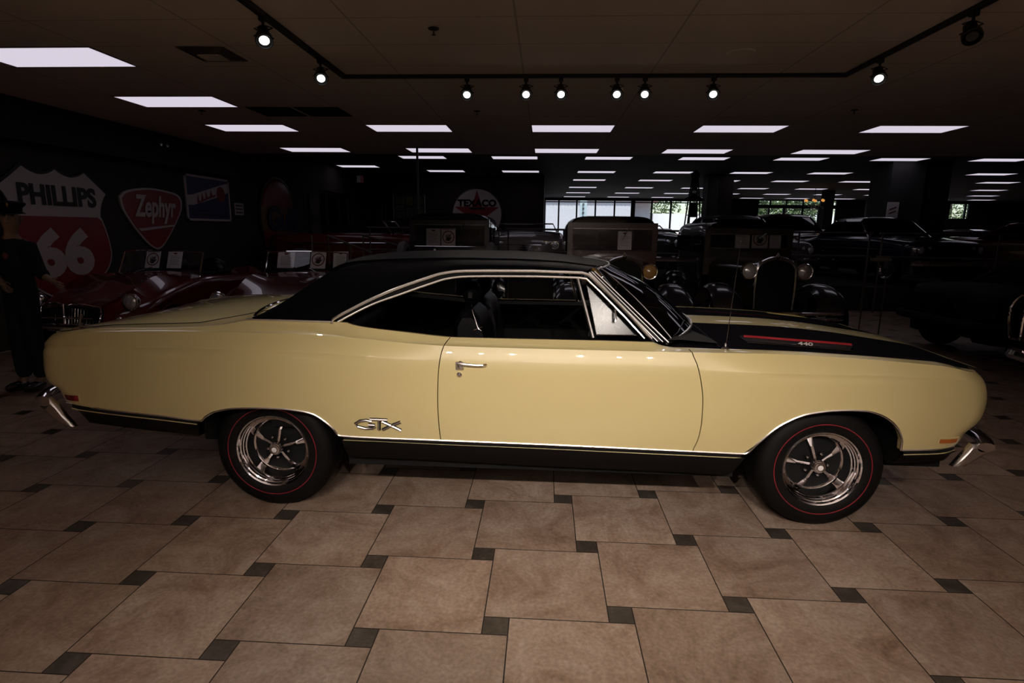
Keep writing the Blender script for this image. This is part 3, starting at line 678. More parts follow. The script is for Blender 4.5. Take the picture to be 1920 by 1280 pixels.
# ---- wheels
def wheel_parts():
    tyre = MB().lathe([(.192, .012), (.205, .022), (.235, .030), (.275, .028), (.300, .018), (.318, .004), (.328, -.018), (.333, -.05), (.334, -.10), (.333, -.15), (.328, -.182), (.31, -.205), (.27, -.222), (.21, -.215), (.19, -.19)][::1], 64)
    for k in range(-3, 4): tyre.lathe([(.3355, -.10+k*.024-.004), (.3355, -.10+k*.024+.004)], 64)
    rim = MB().lathe([(.190, -.01), (.203, .010), (.207, .018), (.203, .024), (.196, .020), (.192, .008), (.186, .004), (.183, -.006), (.178, -.008), (.174, -.020), (.168, -.022), (.163, -.05), (.158, -.082), (.150, -.088), (.146, -.10)], 72)
    rim.lathe([(.19, -.19), (.165, -.18), (.150, -.12), (.146, -.10)], 48)
    back = MB().lathe([(.152, -.098), (.06, -.085), (.0001, -.08)], 48)
    spoke = MB()
    for k in range(5):
        a = 2*PI*k/5+PI/2+.1
        for r0, r1, h0, h1, wd in ((.035, .10, -.045, -.058, .008), (.10, .150, -.058, -.080, .012)):
            ca, sa = math.cos(a), math.sin(a); px, pz = -sa, ca
            wd2 = .022 if r1 > .12 else .009
            g = []
            for rr, hh, ww in ((r0, h0, wd), ((r0+r1)/2, (h0+h1)/2-.001, (wd+wd2)/2*.95), (r1, h1, wd2)):
                g.append([(ca*rr+px*ww*q, hh+dz, sa*rr+pz*ww*q) for q, dz in ((-1, -.016), (-.8, -.002), (0, .002), (.8, -.002), (1, -.016))])
            spoke.grid(g)
    cap = MB().lathe([(.034, -.06), (.036, -.035), (.034, -.004), (.028, .004), (.016, .006)], 32); capd = MB().lathe([(.016, .006), (.0135, .0075), (.0001, .0078)], 24)
    capr = MB().lathe([(.0175, .0056), (.0165, .0072), (.0150, .0068)], 24)
    nuts = [MB().lathe([(.0001, -.040), (.006, -.042), (.009, -.05), (.010, -.085)], 10, 'y', (.062*math.cos(2*PI*(k+.5)/5+PI/2+.1), 0, .062*math.sin(2*PI*(k+.5)/5+PI/2+.1))) for k in range(5)]
    red = MB().lathe([(.246, .0305), (.247, .0318), (.250, .0318), (.251, .0303)], 96)
    return tyre, rim, back, spoke, cap, capd, nuts, red, capr
wp = None
for x, s, lab in ((-1.475, -1, 'near rear'), (1.474, -1, 'near front'), (-1.475, 1, ''), (1.474, 1, '')):
    if wp is None:
        tyre, rim, back, spoke, cap, capd, nuts, red, capr = wheel_parts()
        wp = dict(wheel=tyre.mesh('wheel', M['rubber']), rim=rim.mesh('rim', M['chrome']), brake_drum=back.mesh('brake_drum', M['black']), spokes=spoke.mesh('spokes', M['chrome']), hub_cap=cap.mesh('hub_cap', M['chrome']), cap_centre=capd.mesh('cap_centre', M['paper']), cap_ring=capr.mesh('cap_ring', M['gloss']), red_line=red.mesh('red_line', M['redline']))
        nm_ = [n_.mesh('lug_nut', M['chrome']) for n_ in nuts]
    t = bpy.data.objects.new('wheel', wp['wheel']); COL.objects.link(t); t.parent = car; t.location = (x, s*.845, .330); t.rotation_euler = (0, .35 if x > 0 else 0, 0 if s > 0 else PI)
    for k, me in wp.items():
        if k != 'wheel':
            o = bpy.data.objects.new(k, me); COL.objects.link(o); o.parent = t
    for me in nm_:
        o = bpy.data.objects.new('lug_nut', me); COL.objects.link(o); o.parent = t
# ---- bumpers
def bumper(xc, sg, zc_, hh):
    g = []
    for i in range(41):
        u = -1+i/20; x = xc-sg*.11*abs(u)**5; y = u*.905; prof = []
        tp = 1-.35*smooth01((abs(u)-.93)/.07)
        for a in range(12):
            an = 2*PI*a/12; prof.append((x+sg*.055*math.cos(an)*(1 if math.cos(an) > 0 else .6), y, zc_+hh*tp*math.sin(an)*abs(math.sin(an))**-.2 if abs(math.sin(an)) > .01 else zc_))
        g.append(prof)
    mb = MB().grid(g, closed=True); mb.add(g[0], [tuple(range(12))]); mb.add(g[-1], [tuple(range(12))])
    return mb
fb = bumper(2.345, 1, .492, .038)
fbo = fb.build('front_bumper', M['chrome'], car, angle=50)
def wing(poly, par):
    for s in (-1, 1):
        c = (sum(p[0] for p in poly)/len(poly), sum(p[1] for p in poly)/len(poly)); g = [[(p[0], s*.872, p[1]) for p in poly], [(c[0]+(p[0]-c[0])*.97, s*.897, c[1]+(p[1]-c[1])*.97) for p in poly], [(c[0]+(p[0]-c[0])*.6, s*.905, c[1]+(p[1]-c[1])*.6) for p in poly]]
        g = [r+[r[0]] for r in g]; m = MB().grid(g); m.add(g[2][:-1], [tuple(range(len(poly)))]); m.build('bumper_wing', M['satin'], par, angle=60)
wing([(2.180, .505), (2.215, .512), (2.285, .480), (2.250, .450), (2.165, .385), (2.100, .380), (2.125, .420), (2.160, .470)], fbo)
rb = bumper(-2.835, -1, .592, .044)
rbo = rb.build('rear_bumper', M['chrome'], car, angle=50)
wing([(-2.765, .565), (-2.705, .612), (-2.66, .565), (-2.625, .510), (-2.575, .445), (-2.625, .440), (-2.70, .500)], rbo)
PZ = .50     # height of the raised display floor behind
# ------------------------------------------------------------------ things on the left wall (X = XL) drawn in (y, z)
def wallpoly(pts, d, o=0, mi=0, mb=None):
    mb = mb or MB(); return mb.prism(pts, d, 'yz', XL+o, mi)
def curve2(pts, n, closed=True):
    P = pts+[pts[0]] if closed else pts
    return [(p[0], p[1]) for p in resample([(a, b, 0) for a, b in P], n)][:-1]
signw = mat('sign_white_enamel', (.42, .35, .34), .45); signr = mat('sign_red_enamel', (.20, .010, .016), .4); signk = mat('sign_black_enamel', (.004, .004, .004), .5)
signb = mat('sign_blue_enamel', (.012, .016, .07), .4); signo = mat('sign_orange_enamel', (.16, .08, .045), .4)
def arc(a, b, bulge, n=10):
    """points from a to b bowed sideways by bulge"""
    (x0, y0), (x1, y1) = a, b; L_ = math.hypot(x1-x0, y1-y0); nx, ny = -(y1-y0)/L_, (x1-x0)/L_
    return [(x0+(x1-x0)*t+nx*bulge*4*t*(1-t), y0+(y1-y0)*t+ny*bulge*4*t*(1-t)) for t in [i/n for i in range(n)]]
# shield sign: peaks, ears, waist, pointed foot
half = [(7.55, 2.29), (8.06, 2.29), (8.44, 2.01), (8.28, 1.68), (8.43, 1.12), (8.20, .78), (7.55, .45)]
R_ = arc(half[0], half[1], -.085)+arc(half[1], half[2], .0, 4)+arc(half[2], half[3], -.03, 6)+arc(half[3], half[4], .03, 8)+arc(half[4], half[5], .05, 6)+arc(half[5], half[6], .05, 8)
L_ = [(15.10-y, z) for y, z in R_][::-1]
shield = R_+[(7.55, .45)]+L_[:-1]
def inset(poly, c, s): return [(c[0]+(y-c[0])*s, c[1]+(z-c[1])*s) for y, z in poly]
t = thing('shield_sign', 'large white and red shield sign reading PHILLIPS 66 on the left wall', 'sign', (0, 0, 0))
wallpoly(shield, .03, .005).build('sign_edge', signk, t, smooth=False)
wallpoly(inset(shield, (7.55, 1.4), .965), .006, .036).build('sign_face', signw, t, smooth=False)
red = [p for p in inset(shield, (7.55, 1.4), .935) if p[1] < 1.62]
red = sorted([p for p in red if p[0] > 7.55], key=lambda p: -p[1])+sorted([p for p in red if p[0] <= 7.55], key=lambda p: p[1])
red = [(8.19, 1.645)]+red+[(6.91, 1.645)]
wallpoly(red, .004, .043).build('red_field', signr, t, smooth=False)
def wall_text(txt, y, z, w_, h, m, nm, par, o=.05, bold=.02, shear=0, rot=0):
    tm = text_mb(txt, 1, .01, bold, 1, shear); xs = [v[0] for v in tm.v]; ys = [v[1] for v in tm.v]
    sx_, sy_ = w_/(max(xs)-min(xs)), h/(max(ys)-min(ys)); cx, cy_ = (max(xs)+min(xs))/2, (max(ys)+min(ys))/2
    cr, sr = math.cos(rot), math.sin(rot)
    tm.v = [((v[0]-cx)*sx_, (v[1]-cy_)*sy_, v[2]*.5) for v in tm.v]
    tm.v = [(XL+o+v[2], y+v[0]*cr-v[1]*sr, z+v[0]*sr+v[1]*cr) for v in tm.v]
    return tm.build(nm, m, par, smooth=False)
wall_text('PHILLIPS', 7.57, 1.92, 1.26, .27, signk, 'sign_lettering', t, bold=.035)
wall_text('66', 7.53, 1.17, 1.00, .66, signw, 'sign_numerals', t, bold=.05)
# rounded triangle sign
tri = curve2([(8.70, 1.97), (8.80, 2.05), (9.10, 2.12), (9.46, 2.15), (9.85, 2.13), (10.14, 2.08), (10.24, 1.98), (10.22, 1.86), (10.05, 1.62), (9.80, 1.36), (9.58, 1.18), (9.47, 1.14), (9.34, 1.18), (9.10, 1.36), (8.86, 1.62), (8.72, 1.84)], 60)
t = thing('triangle_sign', 'red rounded triangle sign reading Zephyr in white script on the left wall', 'sign')
wallpoly(tri, .03, .005).build('sign_edge', signw, t, smooth=False)
wallpoly(inset(tri, (9.47, 1.66), .94), .006, .034).build('sign_face', signr, t, smooth=False)
wall_text('Zephyr', 9.50, 1.80, 1.06, .46, signw, 'sign_lettering', t, bold=.03, shear=.25)
wallpoly([(9.02, 1.49), (9.95, 1.56), (9.94, 1.53), (9.10, 1.45)], .004, .042).build('sign_swoosh', signw, t, smooth=False)
# blue poster sign
t = thing('poster_sign', 'dark blue poster with slanted white banner and red script, beside the triangle sign', 'poster')
f = MB()
for a, b, c_, d in ((10.39, 11.87, 2.44, 2.48), (10.39, 11.87, 1.64, 1.68), (10.39, 10.43, 1.64, 2.48), (11.83, 11.87, 1.64, 2.48)): f.box(XL+.003, XL+.03, a, b, c_, d)
f.build('frame', signw, t, smooth=False); MB().box(XL+.003, XL+.018, 10.43, 11.83, 1.68, 2.44).build('poster_sheet', signb, t, smooth=False)
wallpoly([(10.43, 1.92), (10.43, 2.10), (10.62, 2.12), (11.62, 2.36), (11.83, 2.40), (11.83, 2.22), (11.5, 2.12), (10.62, 1.93)], .003, .019).build('banner', signw, t, smooth=False)
wallpoly([(10.72, 1.98), (10.76, 2.12), (10.80, 2.0), (10.86, 2.02), (10.90, 2.16), (10.94, 2.05), (11.0, 2.06), (11.03, 2.2), (11.08, 2.09), (11.16, 2.11), (11.2, 2.23), (11.25, 2.13), (11.36, 2.16), (11.35, 2.12), (10.74, 1.96)], .003, .024).build('script_lettering', signr, t, smooth=False)
MB().lathe([(.0001, .0), (.15, 0), (.15, -.004)], 24, 'x', (XL+.026, 11.55, 2.17)).build('figure_emblem', signr, t)
for z in (1.83, 1.75): MB().box(XL+.018, XL+.021, 10.55, 11.2 if z > 1.8 else 11.72, z-.015, z+.015).build('small_text_line', mat('faded_blue_white', (.025, .025, .04), .6), t, smooth=False)
# small notice
t = thing('notice', 'small white notice with lines of text between the blue poster and the round sign', 'notice')
MB().box(XL+.003, XL+.01, 12.07, 12.43, 1.78, 2.03).build('notice_sheet', signw, t, smooth=False)
for k in range(3): MB().box(XL+.0102, XL+.012, 12.11, 12.39, 1.82+k*.07, 1.85+k*.07).build('text_line', signk, t, smooth=False)
# big domed round sign
t = thing('round_sign', 'huge domed round sign with red top and bottom, orange band and dark blue letters Gulf', 'sign')
gc = (XL, 14.02, 1.76); gr = .93
def dome(r): return .02+.13*math.sqrt(max(0, 1-(r/gr)**2))
MB().lathe([(gr-.02, .0), (gr+.04, .0), (gr+.04, .05), (gr-.01, .06)], 64, 'x', gc).build('sign_rim', signk, t)
g = [[] for _ in range(2)]
for nm, z0, z1, m in (('red_top_field', .26, gr, signr), ('orange_band', -.33, .26, signo), ('red_bottom_field', -gr, -.33, signr)):
    rws = []
    for i in range(13):
        z = z0+(z1-z0)*i/12; row = []
        for j in range(25):
            u = -1+j/12; zz = z
            hw = math.sqrt(max(0, gr**2-zz**2)); y = u*hw; row.append((gc[0]+dome(math.hypot(y, zz)), gc[1]+y, gc[2]+zz))
        rws.append(row)
    MB().grid(rws).build(nm, m, t)
wall_text('Gulf', 14.02, 1.74, 1.55, .60, signb, 'sign_lettering', t, .16, .04)
# framed posters by the glass door, door, exit sign, wall devices
t = thing('poster', 'tall pale poster on the left wall just before the glass door', 'poster')
MB().box(XL+.003, XL+.03, 15.95, 16.70, 1.0, 2.45).build('frame', signk, t, smooth=False); MB().box(XL+.030, XL+.034, 16.0, 16.65, 1.06, 2.41).build('poster_sheet', mat('faded_pink_poster', (.05, .035, .032), .7, noise=(3, .7)), t, smooth=False)
d = MB(); dm = mat('dark_door_frame', (.005, .005, .005), .5)
for y in (16.8, 17.52, 18.55, 19.45, 19.86): d.box(XL-.12, XL-.04, y-.06, y+.06, 0, 2.60)
d.box(XL-.12, XL-.04, 16.8, 19.9, 2.52, 2.62); d.box(XL-.12, XL-.04, 16.8, 19.9, 0, .12); d.box(XL-.13, XL-.03, 16.8, 19.9, 1.40, 1.58)
do = struct(d.build('door_1', dm, smooth=False)); MB().box(XL-.085, XL-.08, 16.8, 19.9, .1, 2.6).build('door_pane', glass_mat('tinted_door_glass', (.33, .32, .31), .06), do, smooth=False)
t = thing('exit_sign', 'small red and white sign hanging from the ceiling by the back wall corner', 'sign', (-6.05, 18.9, 0))
MB().box(-.10, .02, -.03, .03, 2.98, 3.20).build('sign_panel', mat('exit_white', (.16, .14, .14), .6), t, smooth=False); MB().box(.02, .12, -.03, .03, 2.98, 3.20).build('red_panel', mat('exit_red', (.16, .01, .03), .5), t, smooth=False); MB().box(0, .02, -.01, .01, 3.20, FZ).build('hanger', M['track'], t, smooth=False)
t = thing('curtain', 'dark drape hanging in the corner beside the glass door', 'curtain', (-5.9, 20.3, 0))
g = [[(-.45+.9*i/40, .05*math.sin(i*.9), z) for i in range(41)] for z in (.0, 1.5, 3.0)]
MB().grid(g).build('drape', mat('black_drape', (.004, .004, .004), .9), t)
t = thing('picture_collage', 'dark framed collage of six small green landscape pictures on the back wall', 'picture', (-4.82, 20.48, 2.275))
MB().box(-.57, .57, -.03, .015, -.42, .42).build('frame', signk, t, smooth=False)
f = MB()
for x in (-.57, .55): f.box(x, x+.02, -.035, -.03, -.42, .42)
f.build('frame_edge', signw, t, smooth=False)
pg = [mat('collage_%s' % c, v, .6, noise=(9, .8)) for c, v in (('green', (.030, .045, .020)), ('yellow', (.06, .06, .012)), ('grey', (.045, .045, .05)))]
for k, (x, z, w_, h, c_) in enumerate([(-.33, .22, .34, .24, 0), (.02, .20, .22, .30, 1), (.34, .22, .30, .24, 0), (-.33, -.03, .34, .16, 2), (-.33, -.27, .34, .2, 0), (.02, -.18, .22, .3, 2), (.34, -.1, .3, .26, 0)]):
    MB().box(x-w_/2, x+w_/2, -.034, -.03, z-h/2, z+h/2).build('picture', pg[c_], t, smooth=False)
for x, z, lab in ((-5.72, 2.55, 'small dark wall device left of the picture collage, upper one'), (-5.70, 1.62, 'small dark wall device left of the picture collage, lower one')):
    MB().lathe([(.0001, -.05), (.05, -.05), (.07, 0)], 16, 'y').build('wall_device', M['track'], tag(thing('wall_alarm', lab, 'alarm', (x, 20.49, z))))
# Texaco disc
t = thing('star_sign', 'large white round sign with red star reading TEXACO on the back wall', 'sign', (-2.41, 20.46, 2.05))
MB().lathe([(.0001, -.04), (.87, -.04), (.90, -.03), (.90, .03)], 72, 'y').build('sign_edge', signk, t, angle=20)
MB().lathe([(.0001, -.046), (.855, -.046), (.855, -.04)], 72, 'y').build('sign_face', signw, t, angle=20)
star = []
for k in range(10):
    a = PI/2+k*PI/5; r = .82 if k % 2 == 0 else .313; star.append((r*math.cos(a), r*math.sin(a)))
MB().prism(star, -.006, 'xz', -.047).build('star', signr, t, smooth=False)
tm = text_mb('TEXACO', 1, .01, .04); xs = [v[0] for v in tm.v]; ys = [v[1] for v in tm.v]
tm.v = [((v[0]-(max(xs)+min(xs))/2)*1.36/(max(xs)-min(xs)), -.058, (v[1]-(max(ys)+min(ys))/2)*.24/(max(ys)-min(ys))+.385) for v in tm.v]
tm.build('sign_lettering', signk, t, smooth=False)
MB().box(-.27, .27, -.058, -.054, .16, .24).build('small_name_plate', signk, t, smooth=False)
# ------------------------------------------------------------------ columns
def column(x0, x1, y0, y1, z1, m, nm='column', lab=None):
    o = MB().box(x0, x1, y0, y1, 0, z1-.001).build(nm, m, smooth=False); return o
greyc = mat('grey_column_paint', (.030, .028, .030), .8, noise=(2, .2))
for (a, m, lab) in (((5.32, 5.68, 19.8, 20.4, FZ), greyc, 'pale grey pillar standing beside the dark red pillar'), ((5.685, 6.15, 19.8, 20.4, FZ), mat('dark_red_pillar', (.010, .003, .003), .8), 'dark red pillar standing against the pale grey pillar'), ((9.0, 9.85, 16.0, 17.0, FZ), greyc, 'broad grey pillar with a small poster on it, near the blue car'), ((10.0, 10.5, 16.0, 17, FZ), M['black'], 'black pillar right of the poster pillar'), ((12.45, 12.85, 27, 27.4, FZ), mat('thin_maroon_pillar', (.012, .005, .006), .8), 'thin maroon pillar in front of the second window group'), ((9.25, 12.25, 34.55, 34.78, 3.3), M['black'], None), ((9.3, 10.4, 34.4, 34.54, 3.1), greyc, None), ((21.5, 22.9, 30, 30.3, 2.05), M['wood'], None), ((17.0, 18.4, 32, 32.3, FZ), greyc, 'grey wall pier right of the second window group')):
    o = column(*a, m)
    if lab: tag(o, lab, 'pillar')
    else: o.name = 'trim_2'; struct(o)
t = thing('poster', 'small white poster with red marks on the broad grey pillar', 'poster', (9.12, 15.98, 2.08))
MB().box(-.14, .14, -.02, .018, -.28, .28).build('poster_sheet', M['paper'], t, smooth=False)
for k in range(2): MB().prism([(-.09, .10-.1*k), (.08, .17-.1*k), (.08, .14-.1*k), (-.09, .07-.1*k)], -.003, 'xz', -.0205).build('red_mark', M['redink'], t, smooth=False)
# thin pole from ceiling to behind the black sedan, derrick, chandelier, barrel
tag(MB().tube([(-2.42, 11.0, CZ-.001), (-2.40, 11.0, 0)], .022, 10).build('ceiling_pole', M['railm']), 'thin dark pole running up to the ceiling behind the black vintage sedan', 'pole')
t = thing('oil_derrick_model', 'tall black model derrick with a flared skirt silhouetted against the windows', 'model', (4.25, 17.2, PZ))
d = MB()
for sx_, sy_ in ((-1, -1), (1, -1), (-1, 1), (1, 1)): d.tube([(sx_*.26, sy_*.26, .0), (sx_*.13, sy_*.13, 1.9), (sx_*.05, sy_*.05, 2.65)], .02, 6)
for z in (1.2, 1.5, 1.8, 2.1, 2.4):
    w_ = .26-(z/2.65)*.2; d.box(-w_, w_, -w_, w_, z, z+.02)
d.build('tower', M['black'], t); MB().lathe([(.03, 2.1), (.10, 2.06), (.28, 1.96), (.285, 1.93), (.20, 1.92)], 20, 'z').build('skirt', M['black'], t)
MB().lathe([(.0001, 2.76), (.05, 2.74), (.12, 2.66), (.12, 2.58), (.05, 2.45), (.10, 2.3), (.05, 2.2)], 18, 'z').build('crown', M['black'], t); MB().lathe([(.0001, 1.85), (.12, 1.84), (.13, 1.5), (.10, 1.45)], 14, 'z').build('engine_block', M['black'], t)
t = thing('chandelier', 'crystal chandelier with glowing amber lamps in front of the right windows', 'chandelier', (11.1, 25, 2.75))
c_ = MB().tube([(0, 0, .64), (0, 0, .1)], .01, 6)
for k in range(6):
    a = 2*PI*k/6; c_.tube([(0, 0, 0), (.2*math.cos(a), .2*math.sin(a), -.06), (.36*math.cos(a), .36*math.sin(a), .04)], .012, 6)
c_.build('arms', M['track'], t)
for k in range(6):
    a = 2*PI*k/6; MB().sphere((.36*math.cos(a), .36*math.sin(a), .11), .055, 10).build('lamp', mat('amber_glow', (.8, .4, .1), .5, emit=(1, .42, .10), estr=1.6 if k in (3, 4, 5) else .7), t)
cr = MB()
for k in range(60):
    a = random.uniform(0, 2*PI); r = random.uniform(.05, .4); cr.sphere((r*math.cos(a), r*math.sin(a), -.1-random.uniform(0, .25)*(1-r)), .018, 6)
cr.build('crystals', M['lampglass'], t, smooth=False)['kind'] = 'stuff'
# ------------------------------------------------------------------ railings
def railing(pts, label, posts, h=(1.05, .6), zb=.0, group='railings'):
    t = thing('railing', label, 'railing', (pts[0][0], pts[0][1], 0))
    o = Vector((pts[0][0], pts[0][1], 0))
    for hh in h:
        MB().tube([Vector((p[0], p[1], p[2]+hh))-o for p in pts], .02, 8).build('rail', M['railm'], t)
    for p in posts: MB().tube([Vector((p[0], p[1], 0))-o, Vector((p[0], p[1], p[2]+h[0]))-o], .018, 8).build('post', M['railm'], t)
    return t
struct(MB().box(XL+.001, 29.9, 11.9, 20.45, .0005, PZ).box(-.07, 29.9, 20.45, 21.3, .0005, PZ).build('platform', mat('dark_platform_carpet', (.012, .008, .006), .9), smooth=False))
railing([(-3.66, 11.75, PZ), (-2.60, 11.75, PZ), (-.9, 11.75, PZ)], 'brown pipe railing behind the red roadsters, left stretch along the platform', [(-3.6, 11.75, PZ), (-2.6, 11.75, PZ), (-.95, 11.75, PZ)])
railing([(-.8, 11.75, PZ), (.9, 11.75, PZ), (3.4, 11.75, PZ)], 'brown pipe railing stretch behind the maroon vintage coupe', [(-.75, 11.75, PZ), (.9, 11.75, PZ), (3.35, 11.75, PZ)])
railing([(3.5, 11.75, PZ), (5, 11.75, PZ), (6.4, 11.75, PZ)], 'brown pipe railing stretch behind the black vintage sedan with two headlamps', [(3.55, 11.75, PZ), (5, 11.75, PZ), (6.35, 11.75, PZ)])
railing([(6.5, 11.7, PZ), (8.3, 11.1, PZ), (10.2, 10.45, PZ)], 'brown pipe railing stretch at the right, in front of the blue and red cars', [(6.55, 11.68, PZ), (8.3, 11.1, PZ), (10.1, 10.48, PZ)])
t = railing([(-4.19, 10.95, .34), (-3.32, 10.95, .02)], 'sloping handrail of the ramp, left one', [(-4.5, 10.95, .34), (-4.17, 10.95, .34), (-3.75, 10.95, .18)], (1.05,))
t = railing([(-3.62, 11.3, .36), (-2.55, 11.3, .05)], 'sloping handrail of the ramp, right one', [(-3.6, 11.3, .36), (-3.1, 11.3, .2)], (1.05,))
t = thing('sign_stand', 'thin metal floor stand with a small pale sign, right of the vintage cars', 'stand', (4.68, 8.4, 0))
f = MB()
for x in (-.13, .15): f.tube([(x, 0, 0), (x, 0, 1.16)], .010, 6)
f.tube([(-.13, 0, .8), (.15, 0, .8)], .008, 6).tube([(-.13, 0, 1.16), (.15, 0, 1.16)], .008, 6).tube([(-.13, -.2, .01), (-.13, .2, .01)], .012, 6).tube([(.15, -.2, .01), (.15, .2, .01)], .012, 6)
f.build('stand_frame', M['railm'], t); MB().box(-.10, .18, -.03, .0, 1.17, 1.21).build('sign_plate', M['offwhite'], t, smooth=False)
# ------------------------------------------------------------------ display cars of the background
def wheel_set(par, wb, half, r, wd=.17, white=False, wire=False):
    key = (round(r, 3), wd, white, wire)
    if key not in WSET:
        ty = MB().lathe([(r*.60, wd*.42), (r*.68, wd*.5), (r*.84, wd*.5), (r*.95, wd*.42), (r, wd*.22), (r, -wd*.22), (r*.95, -wd*.42), (r*.84, -wd*.5), (r*.62, -wd*.45)], 40).mesh('wheel', M['rubber'])
        rm = MB().lathe([(r*.61, wd*.40), (r*.64, wd*.46), (r*.58, wd*.42), (r*.5, wd*.2), (r*.2, wd*.28), (r*.16, wd*.46), (.0001, wd*.5)], 32)
        if wire:
            rm = MB().lathe([(r*.61, wd*.40), (r*.64, wd*.46), (r*.58, wd*.42), (r*.56, wd*.1)], 32).lathe([(r*.12, -wd*.2), (r*.12, wd*.46), (.0001, wd*.5)], 16)
            for k in range(20): a = 2*PI*k/20; rm.tube([(r*.12*math.cos(a), wd*.3, r*.12*math.sin(a)), (r*.58*math.cos(a+.2), wd*.1, r*.58*math.sin(a+.2))], .005, 4)
        ms = [ty, rm.mesh('rim', M['chromed'])]
        if white: ms.append(MB().lathe([(r*.67, wd*.505), (r*.72, wd*.515), (r*.84, wd*.508)], 40).mesh('whitewall', M['white']))
        WSET[key] = ms
    for x, s in ((wb/2, 1), (wb/2, -1), (-wb/2, 1), (-wb/2, -1)):
        o = bpy.data.objects.new('wheel', WSET[key][0]); COL.objects.link(o); o.parent = par; o.location = (x, s*(half-wd/2-.01), r); o.rotation_euler = (0, 0, 0 if s > 0 else PI)
        for me in WSET[key][1:]:
            q = bpy.data.objects.new(me.name.split('.')[0], me); COL.objects.link(q); q.parent = o
WSET = {}
def lamp(par, p, r, nm='headlamp', ring=True, face=1, lens=None):
    o = MB().lathe([(.0001, r*.30), (r*.5, r*.24), (r*.86, r*.06), (r*.9, 0)], 24, 'x', (0, 0, 0)).build(nm, lens or M['lampglass'], par); o.location = p
    b = MB().lathe([(r*.88, .01), (r*.98, r*.12), (r*1.06, .0), (r*1.0, -r*.5), (r*.6, -r*1.1), (.001, -r*1.3)], 24, 'x').build('lamp_shell', M['chrome'], o)
    if face < 0: o.rotation_euler = (0, 0, PI)
    return o
def body_shell(par, name, L, W, prof, zb, paint, wb, wr, nose=.35, tail=.35, fend=0., arch=True, crown=.04):
    """closed side-and-top shell; prof = top line (x, z); front at +x"""
    zt = pc(prof); mb = MB(); xs = sorted(set([round(-L/2+L*i/70, 3) for i in range(71)]+[wb/2+s*(wr+.05) for s in (-1, 1)]+[-wb/2+s*(wr+.05) for s in (-1, 1)]))
    def hw(x):
        e = 1.
        if x > L/2-nose: e = math.sqrt(max(0., 1-((x-(L/2-nose))/nose)**2))*.55+.45
        if x < -L/2+tail: e = math.sqrt(max(0., 1-((-L/2+tail-x)/tail)**2))*.45+.55
        return W/2*e
    def zlow(x):
        z = zb
        if arch:
            for c_ in (wb/2, -wb/2):
                d = abs(x-c_)/(wr+.05)
                if d <= 1: z = max(z, wr*.9+(wr+.05)*math.sqrt(max(0, 1-d*d))*.75)
        return z
    for s in (-1, 1):
        g = []
        for x in xs:
            h = hw(x); t = zt(x); zl = min(zlow(x), t-.1); row = []
            for k in range(9):
                q = k/8; z = zl+(t-.10-zl)*q; row.append((x, s*(h-.03*(1-q)**2-.015*q), z))
            for k in range(1, 6):
                a = PI/2*k/5; row.append((x, s*(h-.015-.10*(1-math.cos(a))), t-.10+.10*math.sin(a)*.9))
            for k in range(1, 5):
                u = 1-k/4; ww = (h-.115)*u
                fz = fend*math.exp(-((abs(ww)-(W/2-.26))/.16)**2)*(math.exp(-((x-wb/2-.05)/.55)**2)+.6*math.exp(-((x+wb/2)/.5)**2))
                row.append((x, s*ww, t-.01+crown*(1-u*u)+fz))
            g.append(row)
        mb.grid(g); mb.add(g[0], [tuple(range(len(g[0])))]); mb.add(g[-1], [tuple(range(len(g[-1])))])
    mb.box(-L/2+.35, L/2-.35, -W/2+.28, W/2-.28, zb-.03, zb+.22)
    return mb.build(name, paint, par, angle=50, merge=.0005)
def greenhouse(par, bx, tx, zb_, zt_, wb_, wt_, paint, roofw=None):
    """bx: belt x of (windshield base, rear base); tx: roof x of (header, rear top)"""
    gl = MB(); N = 14
    def ring(xf, xr, w_, z, bow):
        pts = []
        for k in range(N+1): u = -1+2*k/N; pts.append((xf+bow*(1-u*u), u*w_, z))
        for k in range(1, N): q = k/N; pts.append((xf+(xr-xf)*q, w_, z))
        for k in range(N+1): u = 1-2*k/N; pts.append((xr-bow*(1-u*u), u*w_, z))
        for k in range(1, N): q = k/N; pts.append((xr+(xf-xr)*q, -w_, z))
        return pts
    a, b = ring(bx[0], bx[1], wb_, zb_, .12), ring(tx[0], tx[1], wt_, zt_, .06)
    gl.grid([a, b], closed=True); gl.build('windows', darkglass, par)
    rf = MB(); c1 = ring(tx[0], tx[1], wt_, zt_, .06); c2 = ring(tx[0]-.05, tx[1]+.05, wt_-.05, zt_+.06, .05); c3 = ring((tx[0]+tx[1])/2+.3, (tx[0]+tx[1])/2-.3, wt_*.45, zt_+.10, .02)
    rf.grid([c1, c2, c3], closed=True); rf.add(c3, [tuple(range(len(c3)))]); rf.build('roof', paint, par)
    pl_ = MB()
    for s in (-1, 1):
        for k0, k1 in (((bx[0], tx[0])), ((bx[1], tx[1])), ((bx[0]+bx[1])/2-.1, (tx[0]+tx[1])/2-.1)) if False else ((bx[0], tx[0]), (bx[1], tx[1]), ((bx[0]+bx[1])/2-.1, (tx[0]+tx[1])/2-.1)):
            MB().tube([(k0, s*wb_, zb_), (k1, s*wt_, zt_+.01)], .025, 6).build('pillar', paint, par)
    pass
    MB().tube(ring(bx[0]+.01, bx[1]-.01, wb_+.01, zb_+.005, .12), .010, 6, closed=True).build('belt_trim', M['chromed'], par)
    MB().tube([Vector(a[0]), Vector(b[0])]+[Vector(p) for p in b[1:N]]+[Vector(b[N]), Vector(a[N])], .012, 6).build('windshield_trim', M['chromed'], par)
